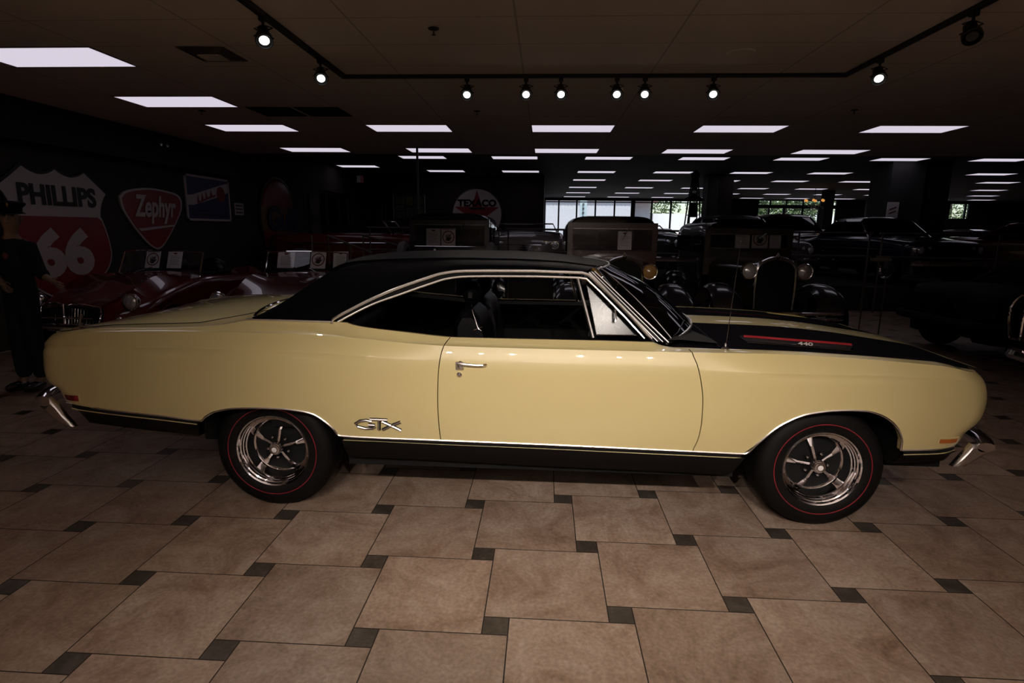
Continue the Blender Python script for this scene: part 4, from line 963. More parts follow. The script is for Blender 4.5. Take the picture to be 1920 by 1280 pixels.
def bar(par, x, w_, z, r, nm, sgn, m=None):
    MB().tube(resample([(x-sgn*.14, -w_, z), (x-sgn*.03, -w_*.85, z), (x, -w_*.4, z), (x, w_*.4, z), (x-sgn*.03, w_*.85, z), (x-sgn*.14, w_, z)], 20), r, 8).build(nm, m or M['chrome'], par)
def sedan(label, loc, rz, paint, L=5.0, W=1.85, H=1.50, belt=.98, hood=.92, deck=.90, wb=2.95, r=.33, white=False, conv=False, cat='car', fins=False, name='sedan', group=None, port=0):
    t = thing(name, label, cat, loc, rz, group)
    body_shell(t, 'body', L, W, [(-L/2, deck-.16), (-L/2+.12, deck-.02), (-L/2+.5, deck+(.06 if fins else 0)), (-L*.22, belt), (L*.16, belt), (L/2-.6, hood), (L/2-.12, hood-.07), (L/2, hood-.22)], .26, paint, wb, r)
    if not conv: greenhouse(t, (L*.15, -L*.27), (L*.04, -L*.17), belt-.02, H-.09, W/2-.13, W/2-.27, paint)
    else:
        MB().tube([(L*.15, -W/2+.16, belt), (L*.10, -W/2+.25, H-.12), (L*.10, W/2-.25, H-.12), (L*.15, W/2-.16, belt)], .016, 8).build('windshield_frame', M['chrome'], t)
    wheel_set(t, wb, W/2-.02, r, white=white)
    for s in (-1, 1):
        for k in range(2): lamp(t, (L/2-.06, s*(W/2-.22-k*.19), hood-.20), .085)
        MB().box(-L/2-.01, -L/2+.06, s*(W/2-.42), s*(W/2-.16), .58, .78).build('tail_lamp', M['redlens'], t, smooth=False)
        MB().tube([(-L/2+.5, s*(W/2-.005), .70), (0, s*(W/2+.002), .72), (L/2-.5, s*(W/2-.005), .72)], .010, 6).build('side_trim', M['chromed'], t)
        for k in range(port): MB().lathe([(.0001, .012), (.05, .012), (.065, 0)], 20, 'y', (L/2-.95-k*.2, s*(W/2-.005), hood-.13)).build('porthole', M['black'], t)
    gr = MB()
    for k in range(7): gr.tube([(L/2-.02, -W/2+.5, .46+k*.045), (L/2+.0, 0, .46+k*.045), (L/2-.02, W/2-.5, .46+k*.045)], .010, 5)
    gr.build('grille', M['chromed'], t); bar(t, L/2+.10, W/2-.02, .47, .055, 'front_bumper', 1); bar(t, -L/2-.10, W/2-.02, .47, .055, 'rear_bumper', -1)
    return t
def card(name, label, cat, loc, w_, h, kind, rx=-.35, rz=0, group=None):
    """card lying behind a windshield: 'hand' = red ringed hand, 'info' = sheet of text"""
    t = thing(name, label, cat, loc, rz, group); t.rotation_euler = (rx, 0, rz)
    MB().box(-w_/2, w_/2, 0, .004, 0, h).build('card_sheet', M['paper'], t, smooth=False)
    if kind == 'hand':
        R_ = min(w_, h)*.40; c_ = (0, h*.52)
        MB().tube([(c_[0]+R_*math.cos(a), -.003, c_[1]+R_*math.sin(a)) for a in [2*PI*k/32 for k in range(32)]], R_*.08, 4, closed=True).build('red_ring', M['redink'], t)
        hd = MB().prism([(-.32*R_, c_[1]-.7*R_), (.25*R_, c_[1]-.7*R_), (.38*R_, c_[1]-.1*R_), (-.40*R_, c_[1]-.1*R_)], -.002, 'xz', -.001)
        for k, (x, a, l_) in enumerate(((-.36, .18, .45), (-.16, .06, .62), (.06, -.05, .64), (.28, -.16, .50))):
            dx, dz = math.sin(-a)*l_*R_, math.cos(a)*l_*R_; x0 = x*R_; z0 = c_[1]-.12*R_
            hd.prism([(x0-.08*R_, z0), (x0+.08*R_, z0), (x0+dx+.06*R_, z0+dz), (x0+dx-.06*R_, z0+dz)], -.002, 'xz', -.001)
        hd.prism([(.2*R_, c_[1]-.55*R_), (.36*R_, c_[1]-.42*R_), (.68*R_, c_[1]-.05*R_), (.58*R_, c_[1]+.02*R_), (.3*R_, c_[1]-.2*R_)], -.002, 'xz', -.001)
        hd.build('hand_symbol', M['ink'], t, smooth=False)
        MB().prism([(-.62*R_, c_[1]-.58*R_), (-.54*R_, c_[1]-.66*R_), (.62*R_, c_[1]+.58*R_), (.54*R_, c_[1]+.66*R_)], -.002, 'xz', -.0035).build('red_bar', M['redink'], t, smooth=False)
        MB().box(-w_*.4, w_*.4, -.003, -.001, h*.95, h*.975).build('text_line', M['ink'], t, smooth=False)
    else:
        MB().prism([(-.16*w_, h*.93), (.16*w_, h*.93), (.07*w_, h*.84), (-.07*w_, h*.84)], -.002, 'xz', -.001).build('red_crest', M['redink'], t, smooth=False)
        for k in range(6): MB().box(-w_*.32, w_*(.32 if k % 2 else .22), -.003, -.001, h*(.72-.1*k), h*(.735-.1*k)).build('text_line', mat('grey_ink', (.10, .09, .09), .6), t, smooth=False)
    return t
def roadster(label, loc, rz, wire=False):
    L, W, wb = 3.96, 1.47, 2.39
    t = thing('roadster', label, 'car', loc, rz)
    body_shell(t, 'body', L, W, [(-L/2, .50), (-L/2+.25, .68), (-1.2, .80), (-.5, .82), (.35, .86), (1.1, .77), (1.6, .64), (L/2-.08, .52), (L/2, .42)], .22, M['redpaint'], wb, .31, nose=.55, tail=.7, fend=.13, crown=.06)
    MB().prism([(-.62, .0), (.28, .0), (.28, .3), (-.62, .3)], .02, 'xy', .80).build('cockpit', M['black'], t)
    g = []
    for k in range(15):
        a = 2*PI*k/14
    MB().tube(resample([(-.55, -.50, .87), (-.70, -.3, .88), (-.72, 0, .89), (-.70, .3, .88), (-.55, .50, .87), (.1, .56, .87), (.32, .54, .88)], 30), .025, 8).tube(resample([(-.55, -.5, .87), (.1, -.56, .87), (.32, -.54, .88)], 10), .025, 8).build('cockpit_rim', M['black'], t)
    for s in (-.3, .3): MB().sphere((-.42, s, .90), .22, 14, sc=(.4, 1, .8)).build('seat', M['seat'], t)
    fr_ = [(.42, -.60, .84), (.26, -.585, 1.17), (.33, -.3, 1.19), (.35, 0, 1.195), (.33, .3, 1.19), (.26, .585, 1.17), (.42, .60, .84)]
    bs = [(.42, -.60, .84), (.50, -.3, .885), (.53, 0, .90), (.50, .3, .885), (.42, .60, .84)]
    MB().tube(fr_[:2], .012, 6).tube(resample(fr_[1:6], 20), .009, 6).tube(fr_[5:], .012, 6).tube(resample(bs, 20), .010, 6).build('windshield_frame', M['chrome'], t)
    MB().grid([resample(fr_[1:6], 15), resample(bs, 15)]).build('windshield', glass, t)
    for s in (-1, 1): MB().tube([(.60, s*.25, .885), (.56, s*.20, .92), (.46, s*.05, .97)], .005, 5).build('wiper', M['chromed'], t)
    wheel_set(t, wb, W/2-.03, .31, .14)
    for s in (-1, 1):
        lamp(t, (1.80, s*.588, .65), .098); lamp(t, (1.93, s*.53, .44), .05, 'parking_lamp')
        MB().tube([(2.14, s*.26, .32), (2.17, s*.26, .42), (2.14, s*.26, .55)], [.02, .035, .015], 8).build('overrider', M['chrome'], t)
    gr = MB()
    for s in (-1, 1):
        for k in range(11):
            y = s*(.03+k*.030); zt_ = .60-.002*k*k*.35; gr.tube([(1.99-.10*(y/.36)**2+.0, y, .36), (1.96-.10*(y/.36)**2-.02, y, zt_)], .0055, 5)
    for v_ in range(len(gr.v)): gr.v[v_] = (gr.v[v_][0]+.09, gr.v[v_][1], gr.v[v_][2])
    gr.build('grille', M['chrome'], t)
    out = [(1.98, 0, .63), (1.955, .10, .655), (1.93, .24, .635), (1.88, .355, .60), (1.90, .375, .54), (1.93, .345, .38), (1.98, .2, .345), (2.0, 0, .34)]
    out = [(a+.09, b, c_) for a, b, c_ in out]
    MB().tube(out, .012, 6).tube([(a, -b, c_) for a, b, c_ in out], .012, 6).tube([(2.07, 0, .65), (2.10, 0, .34)], .012, 6).build('grille_surround', M['chrome'], t)
    MB().prism([(-.34, .36), (.34, .36), (.36, .58), (0, .62), (-.36, .58)], .06, 'yz', 1.93).build('grille_backing', M['black'], t)
    bar(t, 2.14, .70, .40, .035, 'front_bumper', 1); MB().tube([(2.15, -.40, .505), (2.15, .40, .505)], .010, 6).build('badge_bar', M['chrome'], t)
    bar(t, -2.06, .70, .42, .035, 'rear_bumper', -1)
    MB().box(2.11, 2.12, -.25, .25, .24, .34).build('number_plate', M['black'], t, smooth=False)
    return t
roadster('red vintage open roadster with chrome slatted grille, nose beside the uniformed mannequin', (-5.46, 8.25, 0), -PI/2-.01)
roadster('red vintage open roadster seen above the rear deck of the yellow coupe', (-3.52, 8.62, 0), -PI/2+.05)
card('placard', 'white no touching card with red ringed hand in the leftmost roadster windshield', 'card', (-5.72, 8.06, .935), .22, .25, 'hand', rz=-.03)
card('placard', 'white information sheet in the leftmost roadster windshield', 'card', (-5.39, 8.06, .935), .22, .25, 'info', rz=-.03)
card('placard', 'white no touching card with red ringed hand in the roadster behind the coupe deck', 'card', (-3.40, 8.43, .935), .23, .27, 'hand')
card('placard', 'white information sheet in the roadster behind the coupe roof pillar', 'card', (-3.06, 8.45, .935), .22, .27, 'info', rz=.1)
card('placard', 'plain pale sheet behind the left side of the second roadster windshield', 'card', (-3.90, 8.44, .935), .26, .25, 'info')

def fender(par, x0, x1, y0, y1, ztop, zlow, m, nm='fender'):
    """clamshell fender: arch from x1 (front, low) over to x0 (rear, low)"""
    n = 26; g = []
    for i in range(n+1):
        a = PI*(i/n); x = (x0+x1)/2+(x1-x0)/2*math.cos(a); z = zlow+(ztop-zlow)*max(0, math.sin(a))**.75; row = []
        for k in range(9):
            u = -1+k/4; row.append((x-.0*u, (y0+y1)/2+(y1-y0)/2*u, z-.07*abs(u)**3))
        g.append(row)
    ob = MB().grid(g).build(nm, m, par)
    return ob
def vintage(label, loc, rz, body, fen, H=1.78, W=1.40, hoodW=.56, radZ=1.16, L=3.6, wr=.36, bx=(.35, -1.25), lamp_z=1.0, lamp_y=.40, lamp_m=None, white=False, radm=None, zb_=1.25, visor=True, name='vintage_sedan', rad_w=.29, spare=False, open_=False, lampx=.02):
    t = thing(name, label, 'car', loc, rz); hx_ = L/2-.12
    # cab: rounded box with a windshield opening
    xf, xr = bx; wc = W/2; mb = MB(); g = []
    for x, e in ((xr-.10, .82), (xr-.04, .93), (xr+.1, .99), (xr+.4, 1), (xf-.35, 1), (xf-.05, .98), (xf, .96)):
        row = []
        for a in range(21):
            q = -PI/2+PI*a/20; c_, s_ = math.cos(q), math.sin(q)
            row.append((x, wc*e*math.copysign(abs(s_)**.32, s_), 1.28+(H-1.28)*abs(c_)**.45*(.97+.03*e)))
        row = [(x, -wc*e, .50), (x, -wc*e*1.01, .9)]+row+[(x, wc*e*1.01, .9), (x, wc*e, .50)]
        g.append(row)
    mb.grid(g); mb.add(g[0], [tuple(range(len(g[0])))]); mb.build('body', body, t, angle=50)
    # windshield frame and glass
    zt_ = H-.19
    f = MB(); f.box(xf-.01, xf+.03, -wc+.02, wc-.02, zt_, H-.10); f.box(xf-.01, xf+.03, -wc+.02, wc-.02, .9, zb_)
    for s in (-1, 1): f.box(xf-.01, xf+.03, s*(wc-.10) if s > 0 else -wc+.02, s*(wc-.02) if s > 0 else -wc+.10, zb_, zt_)
    f.build('windshield_surround', body, t, smooth=False)
    MB().box(xf+.008, xf+.014, -wc+.1, wc-.1, zb_, zt_).build('windshield', glass_mat('vw_glass', (.88, .88, .9), .05) if 'vw_glass' not in MATS else MATS['vw_glass'], t, smooth=False)
    MB().tube([(xf+.03, -wc+.1, zb_), (xf+.03, wc-.1, zb_), (xf+.03, wc-.1, zt_), (xf+.03, -wc+.1, zt_)], .008, 5, closed=True).build('windshield_trim', M['chromed'], t)
    MB().tube([(xf+.05, .25, zt_+.02), (xf+.05, .15, zb_+.15)], .005, 4).build('wiper', M['chromed'], t)
    if visor: MB().prism([(-wc+.05, .0), (wc-.05, .0), (wc-.1, .16), (-wc+.1, .16)], .02, 'xy', 0).xf(Matrix.Translation((xf, 0, H-.12)) @ Matrix.Rotation(-.2, 4, 'Y') @ Matrix.Rotation(-PI/2, 4, 'Z')).build('sun_visor', M['black'], t)
    for s in (-1, 1):
        for a, b in ((xf-.62, xf-.08), (xr+.12, xf-.70)): MB().box(a, b, s*wc*1.0, s*(wc*1.0+.008), 1.22, H-.22).build('side_window', darkglass, t, smooth=False)
    MB().box(xr-.112, xr-.104, -.3, .3, 1.25, 1.5).build('rear_window', darkglass, t, smooth=False)
    MB().box(xf-.28, xf-.012, -wc+.1, wc-.1, zb_-.12, zb_+.004).build('dashboard', M['black'], t, smooth=False)
    # hood from cab to radiator
    g = []
    for i in range(9):
        q = i/8; x = xf+(hx_-xf)*q; w_ = (wc*.92)*(1-q)+rad_w*q if q > 0 else wc*.95; w_ = wc*.86+(rad_w-wc*.86)*q**.8; zt2 = 1.20+(radZ-1.20)*q; row = []
        for a in range(17):
            an = PI*a/16; row.append((x, w_*math.cos(an)*1.0 if abs(math.cos(an)) < .999 else w_*math.copysign(1, math.cos(an)), (zt2-.20)+.20*math.sin(an)**.8))
        g.append([(x, w_, .55)]+row+[(x, -w_, .55)])
    MB().grid(g).build('hood', body, t, angle=50)
    # radiator shell and core
    sh = [(0+hx_, -rad_w, .52), (hx_, -rad_w*1.04, .85), (hx_, -rad_w*1.0, radZ-.12), (hx_, -rad_w*.75, radZ-.03), (hx_, 0, radZ+.03), (hx_, rad_w*.75, radZ-.03), (hx_, rad_w, radZ-.12), (hx_, rad_w*1.04, .85), (hx_, rad_w, .52)]
    MB().tube(resample(sh, 40), .028, 8).build('radiator_shell', radm or M['chromed'], t)
    MB().prism([(p[1], p[2]) for p in sh], .04, 'yz', hx_-.03).build('radiator_core', M['black'], t, smooth=False)
    rc = MB().lathe([(.022, 0), (.026, .02), (.012, .05), (.001, .06)], 12, 'z', (hx_, 0, radZ+.04)); rc.build('radiator_cap', M['chrome'], t)
    fx = hx_-.12
    for s in (-1, 1):
        fender(t, fx-.62, fx+.42, s*.48, s*.86, .86, .38, fen, 'front_fender'); fender(t, xr-.35, xr+.50, s*.50, s*.86, .84, .34, fen, 'rear_fender')
        MB().box(xr+.45, fx-.60, s*.58, s*.84, .36, .39).build('running_board', M['black'], t, smooth=False)
        lamp(t, (hx_+lampx, s*lamp_y, lamp_z), .105 if lamp_m is None else .10, 'headlamp', lens=lamp_m)
    MB().tube([(hx_+lampx-.05, -lamp_y, lamp_z-.1), (hx_+lampx-.05, 0, lamp_z-.2), (hx_+lampx-.05, lamp_y, lamp_z-.1)], .015, 6).build('lamp_bar', M['chromed'], t)
    wb = fx-.05-(xr+.08); cxw = (fx-.05+xr+.08)/2
    e = bpy.data.objects.new('axle_frame', MB().box(-wb/2, wb/2, -.35, .35, .36, .46).mesh('axle_frame', M['black'], False)); COL.objects.link(e); e.parent = t; e.location = (cxw, 0, 0)
    wheel_set(e, wb, .78, wr, .12, white=white, wire=True)
    bar(t, hx_+.42, .80, .46, .02, 'front_bumper', 1); bar(t, hx_+.42, .80, .53, .02, 'front_bumper', 1)
    if spare:
        for s in (-1, 1):
            o = MB().lathe([(.20, .05), (.26, .07), (.34, .05), (.36, 0), (.34, -.05), (.26, -.07)], 32).build('spare_wheel', M['white'], t); o.location = (.62, s*.72, .98)
            MB().lathe([(.20, .05), (.10, .07), (.0001, .09)], 24).build('spare_cover', M['chromed'], o); o.rotation_euler = (0, 0, PI if s < 0 else 0)
    return t
vintage('black boxy vintage sedan with white side mounted spare, behind the middle of the coupe roof', (-1.60, 10.0, 0), -PI/2, M['gloss'], M['gloss'], H=1.80, W=1.38, spare=True, radm=M['gloss'], white=True)
card('placard', 'wide white card with red ringed hand in the black boxy vintage sedan', 'card', (-1.63, 9.685, 1.256), .24, .29, 'hand', rx=-.1); card('placard', 'greyish information sheet left of the hand card in the black boxy vintage sedan', 'card', (-1.885, 9.685, 1.256), .24, .29, 'info', rx=-.1)
vintage('dark maroon vintage coupe with chrome radiator shell and yellow headlamp', (1.02, 9.2, 0), -PI/2+.0, M['maroon'], M['gloss'], H=1.76, W=1.40, L=3.7, bx=(.25, -1.3), radZ=1.17, lamp_z=1.03, lamp_y=.33, lamp_m=M['yellowlamp'], visor=False, name='vintage_coupe', rad_w=.24)
card('placard', 'white information sheet in the windshield of the maroon vintage coupe', 'card', (1.22, 8.985, 1.256), .21, .28, 'info', rx=-.08)
vintage('olive black vintage sedan with two round headlamps and clamshell fenders, right of the aerial', (3.08, 9.55, 0), -PI/2+.0, M['olive'], M['gloss'], H=1.70, W=1.34, L=3.7, bx=(.55, -1.3), zb_=1.30, radZ=1.18, lamp_z=1.035, lamp_y=.36, rad_w=.25, visor=False)
card('placard', 'white no touching card with red ringed hand in the olive black vintage sedan', 'card', (3.27, 9.035, 1.306), .24, .27, 'hand', rx=-.08); card('placard', 'white information sheet left of the hand card in the olive black vintage sedan', 'card', (3.01, 9.035, 1.306), .22, .27, 'info', rx=-.08); card('placard', 'small plain white sheet right of the hand card in the olive black vintage sedan', 'card', (3.50, 9.035, 1.306), .17, .25, 'info', rx=-.08)

sedan('long red convertible parked side on behind the ramp handrails', (-4.05, 13.3, PZ), .05, M['redpaint'], L=4.3, W=1.75, H=1.32, belt=.92, hood=.88, wb=2.7, conv=True, name='convertible', white=True)
sedan('off white car with chrome side flashes seen between the two vintage cars', (-.45, 14.2, PZ), -PI/2, M['offwhite'], L=4.2, W=1.75, H=1.30, belt=1.0, hood=.93, conv=True, name='convertible', wb=2.6)
sedan('charcoal hot rod roadster right of the maroon vintage coupe', (1.95, 13.85, PZ), -1.50, M['greycar'], L=3.4, W=1.8, H=1.28, belt=1.03, hood=1.0, wb=2.3, name='hot_rod', conv=True)
sedan('silver grey sedan with portholes, behind the olive black vintage sedan', (4.45, 14.05, PZ), -1.30, M['silver'], L=3.7, W=1.8, H=1.42, belt=.98, hood=.88, wb=2.4, port=2)
sedan('maroon sedan with a high rounded roof, right of the silver grey sedan', (7.5, 18.65, PZ), -1.45, M['maroon'], L=4.5, W=1.85, H=1.60, belt=1.08, hood=1.0, wb=2.8, white=True)
sedan('navy blue sedan parked behind the right railing', (7.7, 13.85, PZ), -1.36, M['navy'], L=3.9, W=1.8, H=1.40, belt=.98, hood=.93, wb=2.5)
sedan('red hardtop parked right of the navy blue sedan behind the railing', (11.5, 13.9, PZ), -.75, M['redpaint'], L=4.5, W=1.8, H=1.32, belt=.95, hood=.90, wb=2.7, fins=True)
sedan('red sedan cut by the right edge of the photo, behind the railing', (16.6, 16.6, PZ), -.6, M['redpaint'], L=4.5, W=1.8, H=1.36, belt=.97, hood=.92, wb=2.7)
sedan('dark blue rounded coupe in front of the far left windows', (3.3, 23.2, 0), .3, M['navy'], L=4.5, H=2.02, belt=1.45, hood=1.2, wb=2.8)
sedan('black low sedan in front of the middle of the far windows', (5.4, 26.8, 0), .1, M['gloss'], L=4.4, H=1.66, belt=1.15, hood=1.05, wb=2.8)
sedan('white tall wagon in front of the right end of the far windows', (9.0, 30.5, 0), .1, M['offwhite'], L=5.0, H=1.98, belt=1.45, hood=1.15)
sedan('black low car on the tiles behind the front end of the coupe', (7.05, 7.75, 0), .10, mat('unlit_black_body', (.003, .003, .003), .6, spec=.1), L=3.8, W=1.75, H=1.22, belt=.88, hood=.80, wb=2.6)
edge = sedan('red car at the right edge of the photo showing its tall narrow tail lamp', (6.93, 4.72, 0), 0, M['redpaint'], L=5.0, W=1.75, H=1.38, belt=1.02, hood=.95, deck=1.08)
MB().tube(resample([(-2.56, .80, .60), (-2.57, .84, .85), (-2.50, .80, 1.0), (-2.48, .72, 1.0), (-2.55, .70, .85), (-2.55, .70, .60)], 24), .012, 6, closed=True).build('tail_lamp_bezel', M['chrome'], edge)
sedan('black sedan roof seen right of the dark red pillar', (10.2, 25.4, 0), .2, M['gloss'], L=4.4, W=1.8, H=1.6, belt=1.1, hood=1.0, wb=2.7)
sedan('black rounded sedan beyond the maroon sedan, below the second windows', (10.2, 22.9, 0), .15, M['gloss'], L=4.6, H=1.70, belt=1.2, hood=1.05, wb=2.8)
sedan('pale sedan in the far right distance', (15.9, 22.5, 0), .2, M['silver'], L=4.6, H=1.72, belt=1.2, hood=1.1, wb=2.8)

# ------------------------------------------------------------------ uniformed mannequin at the left edge
def skinned(name, verts, edges, m, parent, sub=2, root=0):
    me = bpy.data.meshes.new(name); me.from_pydata([v[:3] for v in verts], edges, []); o = bpy.data.objects.new(name, me); COL.objects.link(o); o.parent = parent
    md = o.modifiers.new('skin', 'SKIN'); md.use_smooth_shade = True
    for i, v in enumerate(verts):
        sv = me.skin_vertices[0].data[i]; r = v[3] if hasattr(v[3], '__len__') else (v[3], v[3]); sv.radius = r; sv.use_root = (i == root)
    sb = o.modifiers.new('sub', 'SUBSURF'); sb.levels = sub; sb.render_levels = sub; me.materials.append(m)
    return o
man = thing('mannequin', 'mannequin in black service uniform and peaked cap with brass badge, standing at the left edge', 'mannequin', (-4.84, 5.0, 0), 0)
V, Ed = [], []
def chain(pts, start=None):
    last = start
    for p in pts:
        V.append(p); i = len(V)-1
        if last is not None: Ed.append((last, i))
        last = i
    return last
pel = chain([(0, 0, .95, (.12, .10))]); sp1 = chain([(0, 0, 1.12, (.12, .10)), (0, .0, 1.30, (.145, .105)), (0, 0, 1.42, (.125, .08))], pel)
nk = chain([(.01, -.01, 1.50, .055), (.02, -.02, 1.57, .055)], sp1); hd_ = chain([(.03, -.02, 1.63, (.075, .09)), (.03, -.015, 1.70, (.078, .095)), (.03, -.01, 1.76, (.06, .075))], nk)
for s in (-1, 1): chain([(s*.075, 0, .86, .075), (s*.085, -.01, .50, .056), (s*.09, .02, .12, .042), (s*.09, -.08, .05, .04)], pel)
shR = chain([(.16, 0, 1.41, .058)], sp1); elR = chain([(.24, -.02, 1.19, .046), (.35, -.06, 1.12, .034), (.39, -.075, 1.105, .026)], shR)
shL = chain([(-.16, 0, 1.41, .058)], sp1); elL = chain([(-.20, -.02, 1.17, .046), (-.06, -.15, 1.12, .034), (-.01, -.18, 1.105, .026)], shL)
def hand(w_, d, side, k0):
    d = Vector(d).normalized(); n_ = Vector(side).normalized(); t_ = d.cross(n_).normalized(); w_ = Vector(w_)
    palm = chain([(*(w_+d*.045), .022), (*(w_+d*.08), .020)], k0)
    for q, (o_, l_) in enumerate(((-.030, .060), (-.011, .074), (.010, .070), (.028, .054))):
        b = w_+d*.085+n_*o_; chain([(*b, .0088), (*(b+d*l_*.5-t_*.006), .0082), (*(b+d*l_*.95-t_*.020), .0068)], palm)
    b = w_+d*.03+n_*.03; chain([(*b, .010), (*(b+n_*.02+d*.03), .009), (*(b+n_*.028+d*.055), .0075)], palm-1)
hand((.39, -.075, 1.105), (.85, -.1, -.45), (.4, -.1, .9), elR)
hand((-.01, -.18, 1.105), (.65, -.1, -.75), (.9, 0, .4), elL)
body = skinned('body', V, Ed, M['skin'], man)
# face: nose, eyes, mouth, ears (head turned towards +x)
fc = MB(); c0 = Vector((.03, -.018, 1.69)); fd = Vector((.62, -.78, 0)).normalized(); sdv = Vector((-fd.y, fd.x, 0))
fc.add([c0+fd*.105+Vector((0, 0, .02)), c0+fd*.128+Vector((0, 0, -.025)), c0+fd*.10+sdv*.016+Vector((0, 0, -.03)), c0+fd*.10-sdv*.016+Vector((0, 0, -.03))], [(0, 1, 2), (0, 3, 1), (1, 3, 2)])
for s in (-1, 1): fc.sphere(c0+sdv*s*.082+fd*.0+Vector((0, 0, -.01)), .022, 8, sc=(.6, .6, 1.3))
fc.tube([c0+fd*.098+sdv*.022+Vector((0, 0, -.055)), c0+fd*.104+Vector((0, 0, -.057)), c0+fd*.098-sdv*.022+Vector((0, 0, -.055))], .005, 6)
fc.build('face_features', M['skin'], man)
ey = MB()
for s in (-1, 1): ey.sphere(c0+sdv*s*.030+fd*.088+Vector((0, 0, .012)), .011, 8)
ey.build('eyes', M['ink'], man)
V, Ed = [], []
pel = chain([(0, 0, .95, (.135, .115))]); sp1 = chain([(0, 0, 1.12, (.14, .115)), (0, .0, 1.30, (.165, .12)), (0, 0, 1.42, (.14, .095))], pel); chain([(.01, -.01, 1.50, .068)], sp1)
for s in (-1, 1): chain([(s*.075, 0, .84, .088), (s*.085, -.01, .50, .075), (s*.09, .01, .10, .07)], pel)
a = chain([(.16, 0, 1.41, .074), (.24, -.02, 1.19, .064), (.345, -.058, 1.122, .050)], sp1); a = chain([(-.16, 0, 1.41, .074), (-.20, -.02, 1.17, .064), (-.07, -.14, 1.122, .050)], sp1)
skinned('uniform', V, Ed, M['cloth'], man)
cp_ = MB().lathe([(.094, 1.735), (.097, 1.75), (.098, 1.775), (.125, 1.80), (.128, 1.815), (.11, 1.83), (.0001, 1.84)], 28, 'z', (.03, -.01, 0)); cap_ = cp_.build('cap', M['cloth'], man)
pk = MB(); g = []
for i in range(11):
    a = math.atan2(fd.y, fd.x)-1.0+2.0*i/10; g.append([(.03+math.cos(a)*r, -.01+math.sin(a)*r, z) for r, z in ((.092, 1.745), (.135, 1.732), (.185-.035*abs(i-5)/5, 1.715))])
pk.grid(g).build('cap_peak', M['gloss'], cap_); MB().sphere(Vector((.03, -.01, 1.795))+fd*.125, .022, 10, sc=(.6, .6, 1)).build('cap_badge', M['brass'], cap_)
MB().sphere((.06, -.155, 1.33), .03, 8, sc=(1, .25, 1.1)).build('chest_badge', mat('red_cloth_badge', (.08, .015, .01), .8), man)
MB().sphere((-.02, .03, 1.66), .085, 12, sc=(1, 1, 1.0)).build('hair', M['hair'], man)
for s in (-1, 1): MB().sphere((s*.09, -.09, .05), .07, 12, sc=(.75, 1.9, .7)).build('shoe', M['gloss'], man)

# ------------------------------------------------------------------ outside
struct(MB().box(-60, 80, 35.1, 140, -.3, -.05).build('ground', mat('pale_concrete_ground', (.30, .29, .28), .9), smooth=False))
bw = mat('white_metal_siding', (.62, .62, .66), .6); br = mat('red_trim_paint', (.45, .10, .12), .6)
def siding(x0, x1, y, z1, par, nm='siding'):
    g = []; n = int((x1-x0)/.15)
    row = [(x0+(x1-x0)*i/n, y+(.03 if i % 2 else 0)) for i in range(n+1)]
    return MB().grid([[(a, b, 0) for a, b in row], [(a, b, z1) for a, b in row]]).build(nm, bw, par, smooth=False)
t = thing('building', 'white sided building with red eaves outside the far windows, left', 'building')
MB().box(-8, 6.9, 47, 60, 0, 3.95).build('walls', bw, t, smooth=False); siding(-8, 6.9, 46.95, 3.9, t); MB().box(-8.2, 9.3, 46.6, 60, 3.95, 4.5).build('red_eaves', br, t, smooth=False)
MB().prism([(6.9, 0), (8.6, 0), (8.6, 3.95), (6.9, 3.95)], 8, 'xz', 49).build('side_wall', bw, t, smooth=False)
post_ = tag(MB().box(2.45, 2.95, 42.4, 42.6, -.05, 4.2).build('outdoor_post', mat('pale_blue_post', (.5, .62, .66), .6)), 'pale post standing outside in front of the white building', 'post')
for k in range(12): MB().box(2.62, 2.75, 42.3, 42.4, k*.3, k*.3+.15).build('ladder_rung', M['silver'], post_, smooth=False)
t = thing('low_building', 'bright white building with a thin red line, right half of the far windows', 'building')
MB().box(9.4, 34, 52, 60, 0, 3.05).build('walls', mat('bright_white_wall', (.95, .95, .95), .7), t, smooth=False); MB().box(9.4, 34, 51.96, 52, 1.25, 1.33).build('red_line', br, t, smooth=False)
def tree(x, y, h, r, label):
    t = thing('tree', label, 'tree', (x, y, -.05)); MB().tube([(0, 0, 0), (.1, 0, h*.5), (0, .1, h*.8)], [.2, .15, .06], 8).build('trunk', mat('bark', (.06, .045, .03), .9), t)
    mb = MB()
    for k in range(2600):
        a = random.uniform(0, 2*PI); q = random.uniform(-1, 1); rr = r*random.uniform(.55, 1); s_ = math.sqrt(1-q*q)
        c_ = Vector((rr*s_*math.cos(a)*1.2, rr*s_*math.sin(a)*.8, h*.62+rr*q*.95)); d1 = Vector((random.gauss(0, 1), random.gauss(0, 1), random.gauss(0, 1))).normalized()*.16; d2 = d1.orthogonal().normalized()*.10
        mb.add([c_-d1, c_+d2, c_+d1, c_-d2], [(0, 1, 2, 3)])
    mb.build('foliage', mat('leaf_green', (.10, .15, .05), .7, noise=(.6, .5)), t, smooth=False)
for k, (x, y, h, r, l_) in enumerate([(11.5, 68, 8, 3.4, 'green tree outside, first beyond the long white wall from the left'), (20, 68, 8, 3.4, 'green tree outside, second beyond the long white wall from the left'), (28.5, 68, 8, 3.4, 'green tree outside, third beyond the long white wall, right end'), (37, 67, 8, 3.4, 'green tree outside the second window group, left one'), (45, 68, 8, 3.4, 'green tree outside the second window group, right one'), (17.6, 44.5, 6.4, 2.6, 'leafy tree close outside the second window group')]): tree(x, y, h, r, l_)
sedan('white car parked outside the second window group', (22.8, 46, -.05), .1, M['offwhite'], name='sedan')

